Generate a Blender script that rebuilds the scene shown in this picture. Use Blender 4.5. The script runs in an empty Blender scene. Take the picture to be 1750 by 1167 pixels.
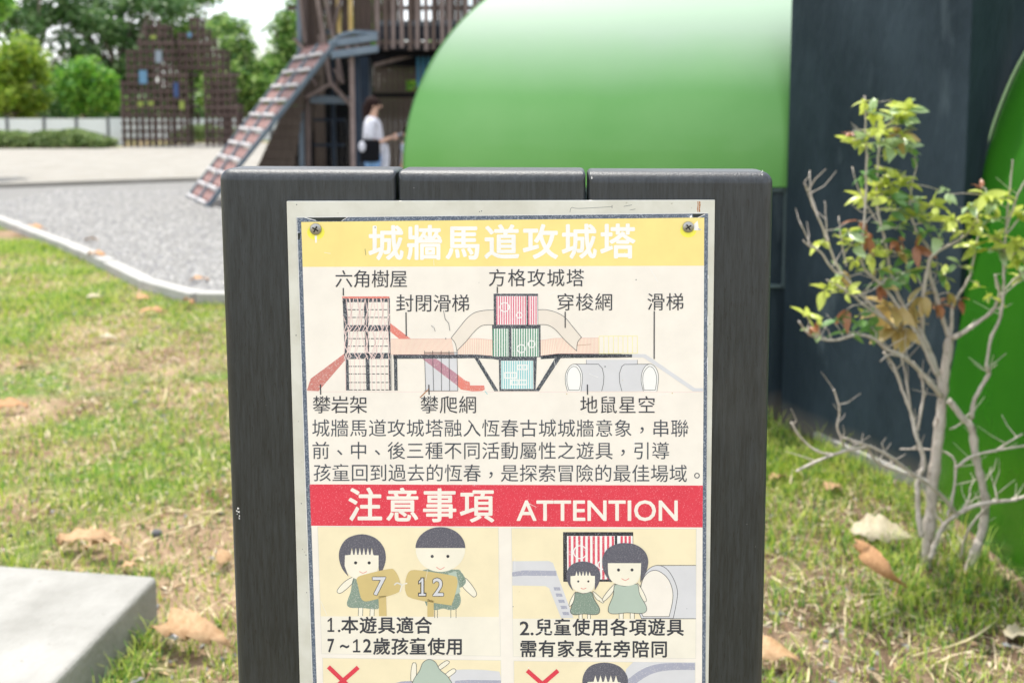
import bpy, math, random
import numpy as np
from mathutils import Vector, Matrix
from mathutils.geometry import tessellate_polygon
R = math.radians
random.seed(7)
rng = np.random.default_rng(11)
SC = bpy.context.scene
COL = SC.collection

# ------------------------------------------------------------------ camera, sky, sun, exposure
F = 1700.0                      # focal length in pixels of a 1750 px wide frame
PITCH = R(5.4)
CAMZ = 1.5
PY = 181 + F * math.tan(PITCH)  # pixel row of the optical axis; 181 is the horizon
cam_d = bpy.data.cameras.new('camera')
cam = bpy.data.objects.new('camera', cam_d)
COL.objects.link(cam)
cam.location = (0, 0, CAMZ)
cam.rotation_euler = (R(90) - PITCH, 0, 0)
cam_d.sensor_width = 36
cam_d.lens = F / 1750 * 36
cam_d.shift_y = -(583.5 - PY) / 1750
cam_d.clip_start = 0.05
cam_d.clip_end = 1500
cam_d.dof.use_dof = True
cam_d.dof.focus_distance = 1.07
cam_d.dof.aperture_fstop = 6.0
SC.camera = cam

SUN_EL, SUN_AZ = R(72), R(-28)   # azimuth to the right of straight ahead (+Y)
world = bpy.data.worlds.new('World')
SC.world = world
world.use_nodes = True
wt = world.node_tree
wt.nodes.clear()
wo = wt.nodes.new('ShaderNodeOutputWorld')
bg = wt.nodes.new('ShaderNodeBackground')
bg.inputs['Strength'].default_value = 0.15
sky = wt.nodes.new('ShaderNodeTexSky')
sky.sky_type = 'NISHITA'
sky.sun_disc = False
sky.sun_elevation = SUN_EL
sky.sun_rotation = SUN_AZ
sky.air_density = 1.0
sky.dust_density = 2.0
tc = wt.nodes.new('ShaderNodeTexCoord')
cn = wt.nodes.new('ShaderNodeTexNoise')
cn.inputs['Scale'].default_value = 2.2
cn.inputs['Detail'].default_value = 7
cn.inputs['Roughness'].default_value = 0.6
mp = wt.nodes.new('ShaderNodeMapping')
mp.inputs['Scale'].default_value = (1, 1, 2.2)
cr = wt.nodes.new('ShaderNodeValToRGB')
cr.color_ramp.elements[0].position = 0.36
cr.color_ramp.elements[1].position = 0.58
mx = wt.nodes.new('ShaderNodeMixRGB')
mx.inputs['Color2'].default_value = (9.6, 9.8, 10.1, 1)     # sunlit thin cloud
wt.links.new(tc.outputs['Generated'], mp.inputs['Vector'])
wt.links.new(mp.outputs[0], cn.inputs['Vector'])
wt.links.new(cn.outputs['Fac'], cr.inputs[0])
wt.links.new(cr.outputs[0], mx.inputs['Fac'])
wt.links.new(sky.outputs[0], mx.inputs['Color1'])
wt.links.new(mx.outputs[0], bg.inputs['Color'])
wt.links.new(bg.outputs[0], wo.inputs['Surface'])

sun_d = bpy.data.lights.new('sun', 'SUN')
sun_d.energy = 3.4
sun_d.angle = R(0.6)
sun_d.color = (1.0, 0.955, 0.88)
sun = bpy.data.objects.new('sun', sun_d)
COL.objects.link(sun)
sd = Vector((math.sin(SUN_AZ) * math.cos(SUN_EL), math.cos(SUN_AZ) * math.cos(SUN_EL), math.sin(SUN_EL)))
sun.rotation_euler = sd.to_track_quat('Z', 'Y').to_euler()
sun.location = sd * 30

vs = SC.view_settings
vs.view_transform = 'Standard'
vs.look = 'None'
vs.gamma = 1
vs.use_curve_mapping = False
vs.exposure = 0.68
SC.cycles.use_denoising = True
SC.cycles.max_bounces = 6
SC.cycles.caustics_reflective = False
SC.cycles.caustics_refractive = False

# ------------------------------------------------------------------ helpers
_cp, _sp = math.cos(PITCH), math.sin(PITCH)
def ray(u, v):
    a, b = (u - 875) / F, (PY - v) / F
    return Vector((a, _cp + b * _sp, -_sp + b * _cp))
def W(u, v, Y):                       # the point of the place at distance Y seen at that picture position
    d = ray(u, v)
    return Vector((0, 0, CAMZ)) + d * (Y / d.y)
def G(u, v, z=0.0):                   # on the ground
    d = ray(u, v)
    return Vector((0, 0, CAMZ)) + d * ((z - CAMZ) / d.z)

def lin(r, g, b, k=1.0):
    f = lambda c: (c / 255 / 12.92 if c <= 10 else ((c / 255 + 0.055) / 1.055) ** 2.4) * k
    return (f(r), f(g), f(b))

MATS = {}
def mat(name, col, rough=0.6, col2=None, scale=8.0, stretch=(1, 1, 1), bump=0.0, bscale=None, spec=0.5, metal=0.0,
        detail=5, lo=0.35, hi=0.65, coat=0.0, trans=0.0, coords='Object', col3=None, scale3=40, lo3=0.62, hi3=0.68):
    if name in MATS: return MATS[name]
    m = bpy.data.materials.new(name)
    m.use_nodes = True
    nt = m.node_tree
    b = nt.nodes['Principled BSDF']
    b.inputs['Base Color'].default_value = (*col, 1)
    b.inputs['Roughness'].default_value = rough
    b.inputs['Specular IOR Level'].default_value = spec
    b.inputs['Metallic'].default_value = metal
    b.inputs['Coat Weight'].default_value = coat
    t = nt.nodes.new('ShaderNodeTexCoord')
    mpn = nt.nodes.new('ShaderNodeMapping')
    mpn.inputs['Scale'].default_value = stretch
    nt.links.new(t.outputs[coords], mpn.inputs['Vector'])
    out = None
    if col2 is not None:
        n = nt.nodes.new('ShaderNodeTexNoise')
        n.inputs['Scale'].default_value = scale
        n.inputs['Detail'].default_value = detail
        n.inputs['Roughness'].default_value = 0.6
        r = nt.nodes.new('ShaderNodeValToRGB')
        r.color_ramp.elements[0].position = lo
        r.color_ramp.elements[0].color = (*col, 1)
        r.color_ramp.elements[1].position = hi
        r.color_ramp.elements[1].color = (*col2, 1)
        nt.links.new(mpn.outputs[0], n.inputs['Vector'])
        nt.links.new(n.outputs['Fac'], r.inputs[0])
        out = r.outputs[0]
    if col3 is not None:
        n = nt.nodes.new('ShaderNodeTexNoise')
        n.inputs['Scale'].default_value = scale3
        n.inputs['Detail'].default_value = 4
        r = nt.nodes.new('ShaderNodeValToRGB')
        r.color_ramp.elements[0].position = lo3
        r.color_ramp.elements[0].color = (0, 0, 0, 1)
        r.color_ramp.elements[1].position = hi3
        mm = nt.nodes.new('ShaderNodeMixRGB')
        mm.inputs['Color2'].default_value = (*col3, 1)
        if out is None: mm.inputs['Color1'].default_value = (*col, 1)
        else: nt.links.new(out, mm.inputs['Color1'])
        nt.links.new(mpn.outputs[0], n.inputs['Vector'])
        nt.links.new(n.outputs['Fac'], r.inputs[0])
        nt.links.new(r.outputs[0], mm.inputs['Fac'])
        out = mm.outputs[0]
    if out is not None: nt.links.new(out, b.inputs['Base Color'])
    if bump:
        n = nt.nodes.new('ShaderNodeTexNoise')
        n.inputs['Scale'].default_value = bscale or scale * 3
        n.inputs['Detail'].default_value = 5
        bp = nt.nodes.new('ShaderNodeBump')
        bp.inputs['Strength'].default_value = min(1, bump)
        bp.inputs['Distance'].default_value = 0.02 if bump <= 1 else 0.02 * bump
        nt.links.new(mpn.outputs[0], n.inputs['Vector'])
        nt.links.new(n.outputs['Fac'], bp.inputs['Height'])
        nt.links.new(bp.outputs[0], b.inputs['Normal'])
    if trans:                           # light passing through leaves
        ts = nt.nodes.new('ShaderNodeBsdfTranslucent')
        if out is not None: nt.links.new(out, ts.inputs['Color'])
        else: ts.inputs['Color'].default_value = (*col, 1)
        ms = nt.nodes.new('ShaderNodeMixShader')
        ms.inputs[0].default_value = trans
        o = [x for x in nt.nodes if x.type == 'OUTPUT_MATERIAL'][0]
        nt.links.new(b.outputs[0], ms.inputs[1])
        nt.links.new(ts.outputs[0], ms.inputs[2])
        nt.links.new(ms.outputs[0], o.inputs['Surface'])
    MATS[name] = m
    return m

def tag(o, label=None, cat=None, group=None, kind=None):
    if label: o['label'] = label
    if cat: o['category'] = cat
    if group: o['group'] = group
    if kind: o['kind'] = kind
    return o
def thing(name, label, cat, loc=(0, 0, 0), group=None):
    o = bpy.data.objects.new(name, None)
    o.empty_display_size = 0.1
    o.location = loc
    COL.objects.link(o)
    return tag(o, label, cat, group)

def world_loc(o):
    v = Vector((0, 0, 0))
    while o is not None:
        v += o.location
        o = o.parent
    return v

class MB:
    def __init__(s): s.v, s.f, s.m, s.sm = [], [], [], False
    def add(s, vs_, fs_, mi=0):
        k = len(s.v)
        s.v += [tuple(p) for p in vs_]
        s.f += [tuple(i + k for i in f) for f in fs_]
        s.m += [mi] * len(fs_)
        return s
    def box(s, c, size, M=None, mi=0):
        hx, hy, hz = [q / 2 for q in size]
        P = [Vector((x, y, z)) for z in (-hz, hz) for x, y in ((-hx, -hy), (hx, -hy), (hx, hy), (-hx, hy))]
        if M is not None: P = [M @ p for p in P]
        P = [p + Vector(c) for p in P]
        return s.add(P, [(3, 2, 1, 0), (4, 5, 6, 7), (0, 1, 5, 4), (1, 2, 6, 5), (2, 3, 7, 6), (3, 0, 4, 7)], mi)
    def beam(s, a, b, w, d, up=(0, 0, 1), mi=0):
        a, b = Vector(a), Vector(b)
        z = (b - a)
        L = z.length
        z.normalize()
        up = Vector(up)
        if abs(z.dot(up)) > 0.95: up = Vector((0, 1, 0))
        x = z.cross(up).normalized()
        y = z.cross(x).normalized()
        M = Matrix((x, y, z)).transposed()
        return s.box((a + b) / 2, (w, d, L), M, mi)
    def tube(s, pts, rad, n=6, mi=0, cap=True):
        pts = [Vector(p) for p in pts]
        rings = []
        px = None
        for i, p in enumerate(pts):
            t = (pts[min(i + 1, len(pts) - 1)] - pts[max(i - 1, 0)])
            if t.length < 1e-9: t = Vector((0, 0, 1))
            t.normalize()
            if px is None:
                px = t.orthogonal().normalized()
            else:
                px = (px - t * px.dot(t))
                px = px.normalized() if px.length > 1e-6 else t.orthogonal().normalized()
            py = t.cross(px)
            r = rad[i] if hasattr(rad, '__len__') else rad
            rings.append([p + px * (r * math.cos(2 * math.pi * k / n)) + py * (r * math.sin(2 * math.pi * k / n)) for k in range(n)])
        V = [q for ring in rings for q in ring]
        Fc = []
        for i in range(len(pts) - 1):
            for k in range(n):
                Fc.append((i * n + k, i * n + (k + 1) % n, (i + 1) * n + (k + 1) % n, (i + 1) * n + k))
        if cap:
            Fc.append(tuple(range(n))[::-1])
            Fc.append(tuple((len(pts) - 1) * n + k for k in range(n)))
        return s.add(V, Fc, mi)
    def prism(s, poly, z0, z1, mi=0):
        n = len(poly)
        V = [(p[0], p[1], z0) for p in poly] + [(p[0], p[1], z1) for p in poly]
        Fc = [tuple(range(n))[::-1], tuple(range(n, 2 * n))] + [(i, (i + 1) % n, n + (i + 1) % n, n + i) for i in range(n)]
        return s.add(V, Fc, mi)
    def mesh(s, name, mats, smooth=False, off=Vector((0, 0, 0))):
        me = bpy.data.meshes.new(name)
        me.from_pydata([tuple(Vector(p) - off) for p in s.v], [], s.f)
        for m in (mats if isinstance(mats, (list, tuple)) else [mats]): me.materials.append(m)
        me.polygons.foreach_set('material_index', s.m)
        if smooth: me.polygons.foreach_set('use_smooth', [True] * len(me.polygons))
        me.update()
        return me
    def build(s, name, mats, parent=None, smooth=False, bevel=0, seg=2, origin=None):
        off = Vector(origin) if origin is not None else Vector((0, 0, 0))
        base = world_loc(parent) if parent is not None else Vector((0, 0, 0))
        me = s.mesh(name, mats, smooth, off)
        o = bpy.data.objects.new(name, me)
        COL.objects.link(o)
        if parent is not None: o.parent = parent
        o.location = off - base
        if bevel:
            bm = o.modifiers.new('bevel', 'BEVEL')
            bm.width = bevel
            bm.segments = seg
            bm.limit_method = 'ANGLE'
            bm.harden_normals = False
        return o
def place(name, me, parent, loc, rot=None, scl=None):
    o = bpy.data.objects.new(name, me)
    COL.objects.link(o)
    base = Vector((0, 0, 0))
    if parent is not None:
        o.parent = parent
        base = world_loc(parent)
    o.location = Vector(loc) - base
    if rot is not None:
        if isinstance(rot, Matrix): o.rotation_euler = rot.to_euler()
        else: o.rotation_euler = rot
    if scl is not None: o.scale = scl
    return o
def cat_rom(pts, n=5, closed=False):
    P = [tuple(p) for p in pts]
    m = len(P)
    out = []
    for i in range(m if closed else m - 1):
        p0 = P[(i - 1) % m] if closed else P[max(i - 1, 0)]
        p1, p2 = P[i], P[(i + 1) % m]
        p3 = P[(i + 2) % m] if closed else P[min(i + 2, m - 1)]
        for k in range(n):
            t = k / n
            out.append(tuple(0.5 * (2 * b + (c - a) * t + (2 * a - 5 * b + 4 * c - d) * t * t + (-a + 3 * b - 3 * c + d) * t ** 3)
                             for a, b, c, d in zip(p0, p1, p2, p3)))
    if not closed: out.append(P[-1])
    return out

# ------------------------------------------------------------------ ground, beds, kerb
m_ground = mat('dry_lawn_soil', (0.17, 0.11, 0.065), 0.95, (0.40, 0.29, 0.19), 2.2, bump=1, bscale=70, col3=(0.13, 0.19, 0.045),
               scale3=1.6, lo3=0.46, hi3=0.60, spec=0.1)
m_sand = mat('pale_sand', (0.255, 0.24, 0.21), 0.95, (0.30, 0.285, 0.255), 1.3, bump=0.6, bscale=9, spec=0.1)
m_gravel = mat('grey_gravel', (0.14, 0.137, 0.13), 0.9, (0.285, 0.28, 0.268), 38, bump=1, bscale=55, spec=0.2, detail=8)
m_conc = mat('pale_concrete', (0.225, 0.22, 0.20), 0.85, (0.325, 0.318, 0.295), 3.6, bump=0.25, bscale=60, spec=0.25, col3=(0.17, 0.155, 0.13),
             scale3=55, lo3=0.68, hi3=0.76)
m_kerb = mat('kerb_concrete', (0.34, 0.335, 0.31), 0.85, (0.40, 0.39, 0.37), 4.0, bump=0.3, bscale=50, spec=0.2)

g = MB().add([(-400, -60, 0), (400, -60, 0), (400, 700, 0), (-400, 700, 0)], [(0, 1, 2, 3)]).build('ground', m_ground)
tag(g, kind='structure')
KERB = [(-12.0, 19.5), (-6.43, 12.5), (-4.76, 10.45), (-3.71, 9.07), (-2.97, 8.05), (-2.40, 7.50), (-1.2, 7.42), (1.5, 7.5), (9.0, 8.6)]
def kerb_y(x):
    for (x0, y0), (x1, y1) in zip(KERB, KERB[1:]):
        if x0 <= x <= x1: return y0 + (y1 - y0) * (x - x0) / (x1 - x0)
    return 60 if x < -12 else 9
bound = [(9, 18.5), (3, 19.2), (-4.5, 20.2), (-6.5, 19.6), (-9.5, 18.0), (-14, 22.5)]
gp = KERB + bound
m = MB().add([(x, y, 0.012) for x, y in gp], [tuple(range(len(gp)))])
tag(m.build('gravel_bed', m_gravel), kind='structure')
sp_ = [(9, 18.5), (3, 19.2), (-4.5, 20.2), (-6.5, 19.6), (-9.5, 18.0), (-14, 22.5), (-24, 31), (-22, 34.0), (-14.2, 34.5), (-12.5, 39), (-6, 41), (9, 41)]
sp_ = [Vector((x, y, 0.024)) for x, y in sp_]
idx = tessellate_polygon([sp_])
tag(MB().add(sp_, [tuple(t) for t in idx]).build('sand_bed', m_sand), kind='structure')
# raised pale strip between gravel and sand
mbs = MB()
for (a, b) in zip(bound, bound[1:]):
    mbs.beam((a[0], a[1], 0.05), (b[0], b[1], 0.05), 0.22, 0.10)
tag(mbs.build('bed_edging', m_sand, bevel=0.02), kind='structure')
# loose gravel stones
def scatter(name, n, posf, shape_v, shape_f, size, mats, mi_f, kind='stuff', zs=0.6, lab=None, cat=None):
    P = posf(n)
    n = len(P)
    nv = len(shape_v)
    sv = np.array(shape_v, float)
    ang = rng.uniform(0, 2 * np.pi, n)
    s = rng.uniform(size[0], size[1], n)
    c_, s_ = np.cos(ang), np.sin(ang)
    V = np.empty((n, nv, 3))
    jit = rng.uniform(0.7, 1.3, (n, nv))
    X = sv[None, :, 0] * jit * s[:, None]
    Y = sv[None, :, 1] * jit * s[:, None]
    V[:, :, 0] = X * c_[:, None] - Y * s_[:, None] + P[:, None, 0]
    V[:, :, 1] = X * s_[:, None] + Y * c_[:, None] + P[:, None, 1]
    V[:, :, 2] = sv[None, :, 2] * s[:, None] * zs + P[:, None, 2]
    f = np.array(shape_f)
    Fa = (f[None] + (np.arange(n) * nv)[:, None, None]).reshape(-1, f.shape[1])
    return np_mesh(name, V.reshape(-1, 3), Fa, mats, np.repeat(mi_f(n), len(f)), kind, lab, cat)
def np_mesh(name, V, Fa, mats, mi, kind=None, lab=None, cat=None, parent=None):
    me = bpy.data.meshes.new(name)
    me.vertices.add(len(V))
    me.vertices.foreach_set('co', V.astype(np.float32).ravel())
    k = Fa.shape[1]
    me.loops.add(Fa.size)
    me.loops.foreach_set('vertex_index', Fa.astype(np.int32).ravel())
    me.polygons.add(len(Fa))
    me.polygons.foreach_set('loop_start', np.arange(0, Fa.size, k, dtype=np.int32))
    me.polygons.foreach_set('loop_total', np.full(len(Fa), k, dtype=np.int32))
    for q in mats: me.materials.append(q)
    me.polygons.foreach_set('material_index', mi.astype(np.int32))
    me.update(calc_edges=True)
    me.validate()
    o = bpy.data.objects.new(name, me)
    COL.objects.link(o)
    if parent is not None: o.parent = parent
    return tag(o, lab, cat, kind=kind)
OCT_V = [(1, 0, 0), (0, 1, 0), (-1, 0, 0), (0, -1, 0), (0, 0, 1)]
OCT_F = [(0, 1, 4), (1, 2, 4), (2, 3, 4), (3, 0, 4)]
def gravel_pos(n):
    x = rng.uniform(-8, 0.2, n * 2)
    y = 7.5 + rng.power(0.7, n * 2) * 10
    ky = np.array([kerb_y(q) for q in x]) + 0.1
    k = (y > ky) & (y < 18)
    P = np.stack([x[k], y[k], np.full(k.sum(), 0.010)], 1)
    return P[:n]
st = [mat('stone_grey', (0.19, 0.19, 0.195), 0.85), mat('stone_light', (0.35, 0.345, 0.33), 0.85), mat('stone_dark', (0.10, 0.10, 0.11), 0.85)]
scatter('gravel_stones', 26000, gravel_pos, OCT_V, OCT_F, (0.008, 0.024), st, lambda n: rng.choice([0, 0, 1, 1, 2], n))
# small clods in the sand
def sand_pos(n):
    x = rng.uniform(-14, 2, n)
    y = rng.uniform(20.5, 33, n)
    return np.stack([x, y, np.full(n, 0.02)], 1)
scatter('sand_clods', 2500, sand_pos, OCT_V, OCT_F, (0.02, 0.07), [m_sand, m_conc], lambda n: rng.choice([0, 1], n), zs=0.35)

kerb = bpy.data.objects.new('kerb', None)
COL.objects.link(kerb)
tag(kerb, kind='structure')
for (a, b) in zip(KERB[:-1], KERB[1:]):
    a, b = Vector((*a, 0)), Vector((*b, 0))
    L = (b - a).length
    n = max(1, round(L / 1.0))
    for i in range(n):
        p, q = a.lerp(b, i / n), a.lerp(b, (i + 1) / n)
        d = (q - p).normalized() * 0.009
        zt = 0.085 + random.uniform(-0.006, 0.006)
        MB().beam(p + d + Vector((0, 0, zt / 2 - 0.02)), q - d + Vector((0, 0, zt / 2 - 0.02)), 0.13, zt + 0.04).build('kerb_block', m_kerb, kerb, bevel=0.008, origin=(p + q) / 2)

tag(MB().add([(0.3, 1.6, .004), (1.64, 1.6, .004), (1.64, 3.74, .004), (1.22, 4.70, .004), (0.3, 4.9, .004)], [(0, 1, 2, 3, 4)]).build('bare_soil',
    mat('brown_soil', (0.085, 0.055, 0.035), 0.95, (0.24, 0.17, 0.115), 7, bump=1, bscale=60, spec=.1, col3=(0.36, 0.31, 0.26), scale3=26, lo3=.6, hi3=.66)), kind='structure')
# concrete slab, front left
slab = MB().prism([(-1.038, 2.80), (-2.35, 2.99), (-2.40, 1.75), (-1.153, 1.70)], -0.05, 0.13).build('concrete_slab', m_conc, bevel=0.016, seg=3, origin=(-1.7, 2.3, 0))
tag(slab, 'pale square concrete slab lying in the grass at the front left', 'slab')

# ------------------------------------------------------------------ grass
gm = [mat('grass_fresh', (0.16, 0.33, 0.03), 0.6, (0.24, 0.42, 0.05), 3, trans=0.35),
      mat('grass_lime', (0.44, 0.54, 0.06), 0.6, (0.54, 0.60, 0.14), 3, trans=0.35),
      mat('grass_dark', (0.06, 0.16, 0.03), 0.6, trans=0.25),
      mat('grass_straw', (0.70, 0.58, 0.36), 0.8, (0.78, 0.66, 0.46), 5, trans=0.2),
      mat('grass_brown', (0.24, 0.14, 0.08), 0.9)]
def fbm(x, y):
    r = np.zeros_like(x)
    for k, (f, a) in enumerate(((0.9, 1), (2.1, 0.7), (4.7, 0.5), (9.3, 0.35))):
        ph = 1.7 * k
        r += a * np.sin(f * x * 1.3 + 2.1 * np.sin(f * y * 0.9 + ph) + ph) * np.cos(f * y * 1.1 + 1.8 * np.sin(f * x * 0.8 - ph))
    return r / 2.2
def grass(name, n, xr, yr, lab, keep, lean=0.7, hmul=0.85, bare=0.0, dry=0.0):
    x = rng.uniform(*xr, n)
    y = yr[0] + (yr[1] - yr[0]) * rng.power(0.75, n)
    f = fbm(x, y)
    dens = np.clip(0.62 - bare + (0.5 + bare) * f, 0.16, 1)
    k = (rng.uniform(0, 1, n) < dens) & keep(x, y)
    x, y, f = x[k], y[k], f[k]
    n = len(x)
    h = rng.uniform(0.018, 0.055, n) * (1 + 0.5 * np.clip(f, -0.5, 1)) * hmul
    tall = rng.uniform(0, 1, n) < 0.03
    h[tall] *= 2.0
    w = rng.uniform(0.0012, 0.0030, n) * (1 + 0.15 * np.clip(y - 3, 0, 8))
    ang = rng.uniform(0, 2 * np.pi, n)
    straw = rng.uniform(0, 1, n) < np.clip(0.24 + dry - 0.35 * f, 0.06, 0.72)
    bend = rng.uniform(0.2, 1.0, n) * lean * h
    bend[straw] = h[straw] * rng.uniform(0.8, 2.2, straw.sum())
    h[straw] *= rng.uniform(0.15, 0.8, straw.sum())
    dx, dy = np.cos(ang), np.sin(ang)
    V = np.empty((n, 5, 3))
    for i, (t, ww) in enumerate(((0, 1), (0, -1), (0.55, 0.75), (0.55, -0.75), (1, 0))):
        b = bend * t ** 1.7
        V[:, i, 0] = x + dx * b - dy * ww * w
        V[:, i, 1] = y + dy * b + dx * ww * w
        V[:, i, 2] = h * t * (1 - 0.15 * t) - 0.003
    Ft = np.array([(0, 1, 3), (0, 3, 2), (2, 3, 4)])
    Fa = (Ft[None] + (np.arange(n) * 5)[:, None, None]).reshape(-1, 3)
    mi = np.where(straw, rng.choice([3, 3, 3, 4], n), rng.choice([0, 0, 1, 1, 1, 2], n))
    return np_mesh(name, V.reshape(-1, 3), Fa, gm, np.repeat(mi, 3), 'stuff', lab, None)
kyv = np.vectorize(kerb_y)
def keep_left(x, y):
    inslab = (x < -1.035 + 0.10 * (y - 2.80)) & (x > -2.35) & (y > 1.7) & (y < 2.82 - .145 * (x + 1.04))
    return (y < kyv(x) - 0.06) & ~inslab
def keep_right(x, y):
    line = 1.21 + (4.67 - y) * 0.436
    return (x < line - 0.03) & ((y > 3.72) | (x < 1.585)) & (y < 4.6)
grass('grass_lawn', 260000, (-6.4, 0.15), (1.9, 11), 'short green and straw lawn left of the sign', keep_left, bare=-.14)
grass('grass_lawn', 130000, (0.3, 1.75), (1.9, 4.7), 'green and straw grass between the sign and the slate wall', keep_right, hmul=1.1, bare=.28, dry=.02)
def tufts():
    r_ = random.Random(17)
    V, Fs, mi = [], [], []
    spots = [(r_.uniform(0, 1) * .9 + -1.12 + .02, 0, 0)] * 0
    for _ in range(26): yy_ = r_.uniform(1.9, 2.7); spots.append((-1.038 + .104 * (yy_ - 2.8) + r_.uniform(.02, .10), yy_, r_.uniform(.05, .11)))
    for _ in range(20): spots.append((r_.uniform(-2.2, -1.05), 3.02 + r_.uniform(0, .08), r_.uniform(.03, .06)))
    for _ in range(60):
        y = r_.uniform(2.6, 4.6)
        spots.append((1.19 + (4.67 - y) * .436 - r_.uniform(.02, .16) if y > 3.7 else 1.58 - r_.uniform(0, .25), y, r_.uniform(.05, .15)))
    for _ in range(40): spots.append((r_.uniform(1.2, 1.55), r_.uniform(2.95, 3.3), r_.uniform(.05, .12)))
    for _ in range(110): spots.append((r_.uniform(.7, 1.5), r_.uniform(2.4, 4.2), r_.uniform(.035, .08)))
    for _ in range(120): spots.append((r_.uniform(-3, -.3), r_.uniform(2.3, 6), r_.uniform(.035, .075)))
    for (x, y, h) in spots:
        for _ in range(r_.randint(6, 14)):
            a_ = r_.uniform(0, 2 * math.pi)
            bx, by = x + r_.gauss(0, .018), y + r_.gauss(0, .018)
            hh, ln, w = h * r_.uniform(.6, 1.1), h * r_.uniform(.2, .9), r_.uniform(.0016, .0034)
            k0 = len(V)
            for t_ in (0, .35, .7, 1):
                cx, cy, cz = bx + math.cos(a_) * ln * t_ ** 2, by + math.sin(a_) * ln * t_ ** 2, hh * t_ * (1.15 - .25 * t_)
                ww = w * (1 - t_ * .85)
                V += [(cx - math.sin(a_) * ww, cy + math.cos(a_) * ww, cz), (cx + math.sin(a_) * ww, cy - math.cos(a_) * ww, cz)]
            for i_ in range(3):
                Fs.append((k0 + 2 * i_, k0 + 2 * i_ + 1, k0 + 2 * i_ + 3, k0 + 2 * i_ + 2)); mi.append(r_.choice([0, 0, 1, 1, 2]))
    np_mesh('grass_tufts', np.array(V), np.array(Fs), gm, np.array(mi), 'stuff', 'longer fresh green grass tufts along the slab and the walls')
tufts()
def litter_pos(n):
    x = rng.uniform(-5, 1.7, n)
    y = 2 + rng.power(0.8, n) * 6
    k = keep_left(x, y) & ((x < 0.5) | keep_right(x, y))
    return np.stack([x[k], y[k], np.full(k.sum(), 0.003)], 1)
scatter('grass_litter', 15000, litter_pos, [(1, 0.1, 0.0), (0.2, 0.35, 0.5), (-1, 0, 0.1), (0, -0.3, 0.3)], [(0, 1, 2, 3)], (0.006, 0.022),
        [mat('litter_tan', (0.45, 0.32, 0.18), 0.9), mat('litter_pale', (0.50, 0.42, 0.30), 0.9), mat('litter_brown', (0.22, 0.13, 0.07), 0.9), st[0]],
        lambda n: rng.choice([0, 0, 1, 2, 2, 3], n), zs=0.8)

# ------------------------------------------------------------------ the sign
YAW = R(3.1)
P0 = Vector((0, 1.07, 0))
EX = Vector((math.cos(YAW), -math.sin(YAW), 0))
EN = Vector((-math.sin(YAW), -math.cos(YAW), 0))     # towards the viewer
def S(u, v):                                           # picture position -> (along, up) on the sign face
    d = ray(u, v)
    o = Vector((0, 0, CAMZ))
    t = (P0 - o).dot(EN) / d.dot(EN)
    p = o + d * t
    return ((p - P0).dot(EX), p.z)
SM = Matrix((EX, -EN, Vector((0, 0, 1)))).transposed().to_4x4()   # local x along, local -y to the viewer, local z up
SM.translation = P0
sign = thing('information_sign', 'black timber playground notice sign with a yellow and red printed Chinese notice', 'sign')
sign.matrix_world = SM
def sign_obj(name, me, parent=None):
    o = bpy.data.objects.new(name, me)
    COL.objects.link(o)
    o.parent = parent if parent is not None else sign
    return o

m_wood = bpy.data.materials.new('charcoal_stained_timber')
m_wood.use_nodes = True
nt = m_wood.node_tree
b = nt.nodes['Principled BSDF']
t = nt.nodes.new('ShaderNodeTexCoord')
def nn(scale, stretch, detail=6, rough=0.6):
    mpn = nt.nodes.new('ShaderNodeMapping')
    mpn.inputs['Scale'].default_value = stretch
    n = nt.nodes.new('ShaderNodeTexNoise')
    n.inputs['Scale'].default_value = scale
    n.inputs['Detail'].default_value = detail
    n.inputs['Roughness'].default_value = rough
    nt.links.new(t.outputs['Object'], mpn.inputs['Vector'])
    nt.links.new(mpn.outputs[0], n.inputs['Vector'])
    return n
def ramp(src, a, ca, b_, cb):
    r = nt.nodes.new('ShaderNodeValToRGB')
    r.color_ramp.elements[0].position = a
    r.color_ramp.elements[0].color = (*ca, 1)
    r.color_ramp.elements[1].position = b_
    r.color_ramp.elements[1].color = (*cb, 1)
    nt.links.new(src, r.inputs[0])
    return r.outputs[0]
def mixc(f, c1, c2):
    mm = nt.nodes.new('ShaderNodeMixRGB')
    for k, c in (('Fac', f), ('Color1', c1), ('Color2', c2)):
        if isinstance(c, tuple): mm.inputs[k].default_value = (*c, 1)
        else: nt.links.new(c, mm.inputs[k])
    return mm.outputs[0]
grain = nn(60, (6, 6, 0.45))
base_c = ramp(grain.outputs['Fac'], 0.3, (0.008, 0.0105, 0.0135), 0.7, (0.028, 0.034, 0.041))
pores = nn(330, (2.2, 2.2, 0.22), 3)
base_c = mixc(ramp(pores.outputs['Fac'], 0.60, (0, 0, 0), 0.68, (1, 1, 1)), base_c, (0.006, 0.006, 0.007))
rub = nn(9, (1, 1, 0.5), 6)
base_c = mixc(ramp(rub.outputs['Fac'], 0.5, (0, 0, 0), 0.75, (0.5, 0.5, 0.5)), base_c, (0.050, 0.052, 0.054))
fleck = nn(240, (1, 1, 1), 2)
base_c = mixc(ramp(fleck.outputs['Fac'], 0.765, (0, 0, 0), 0.78, (1, 1, 1)), base_c, (0.5, 0.5, 0.5))
nt.links.new(base_c, b.inputs['Base Color'])
b.inputs['Roughness'].default_value = 0.42
b.inputs['Specular IOR Level'].default_value = 0.6
bp = nt.nodes.new('ShaderNodeBump')
bp.inputs['Strength'].default_value = 0.35
bp.inputs['Distance'].default_value = 0.0012
ad = nt.nodes.new('ShaderNodeMath')
ad.operation = 'ADD'
nt.links.new(grain.outputs['Fac'], ad.inputs[0])
nt.links.new(pores.outputs['Fac'], ad.inputs[1])
nt.links.new(ad.outputs[0], bp.inputs['Height'])
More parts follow.
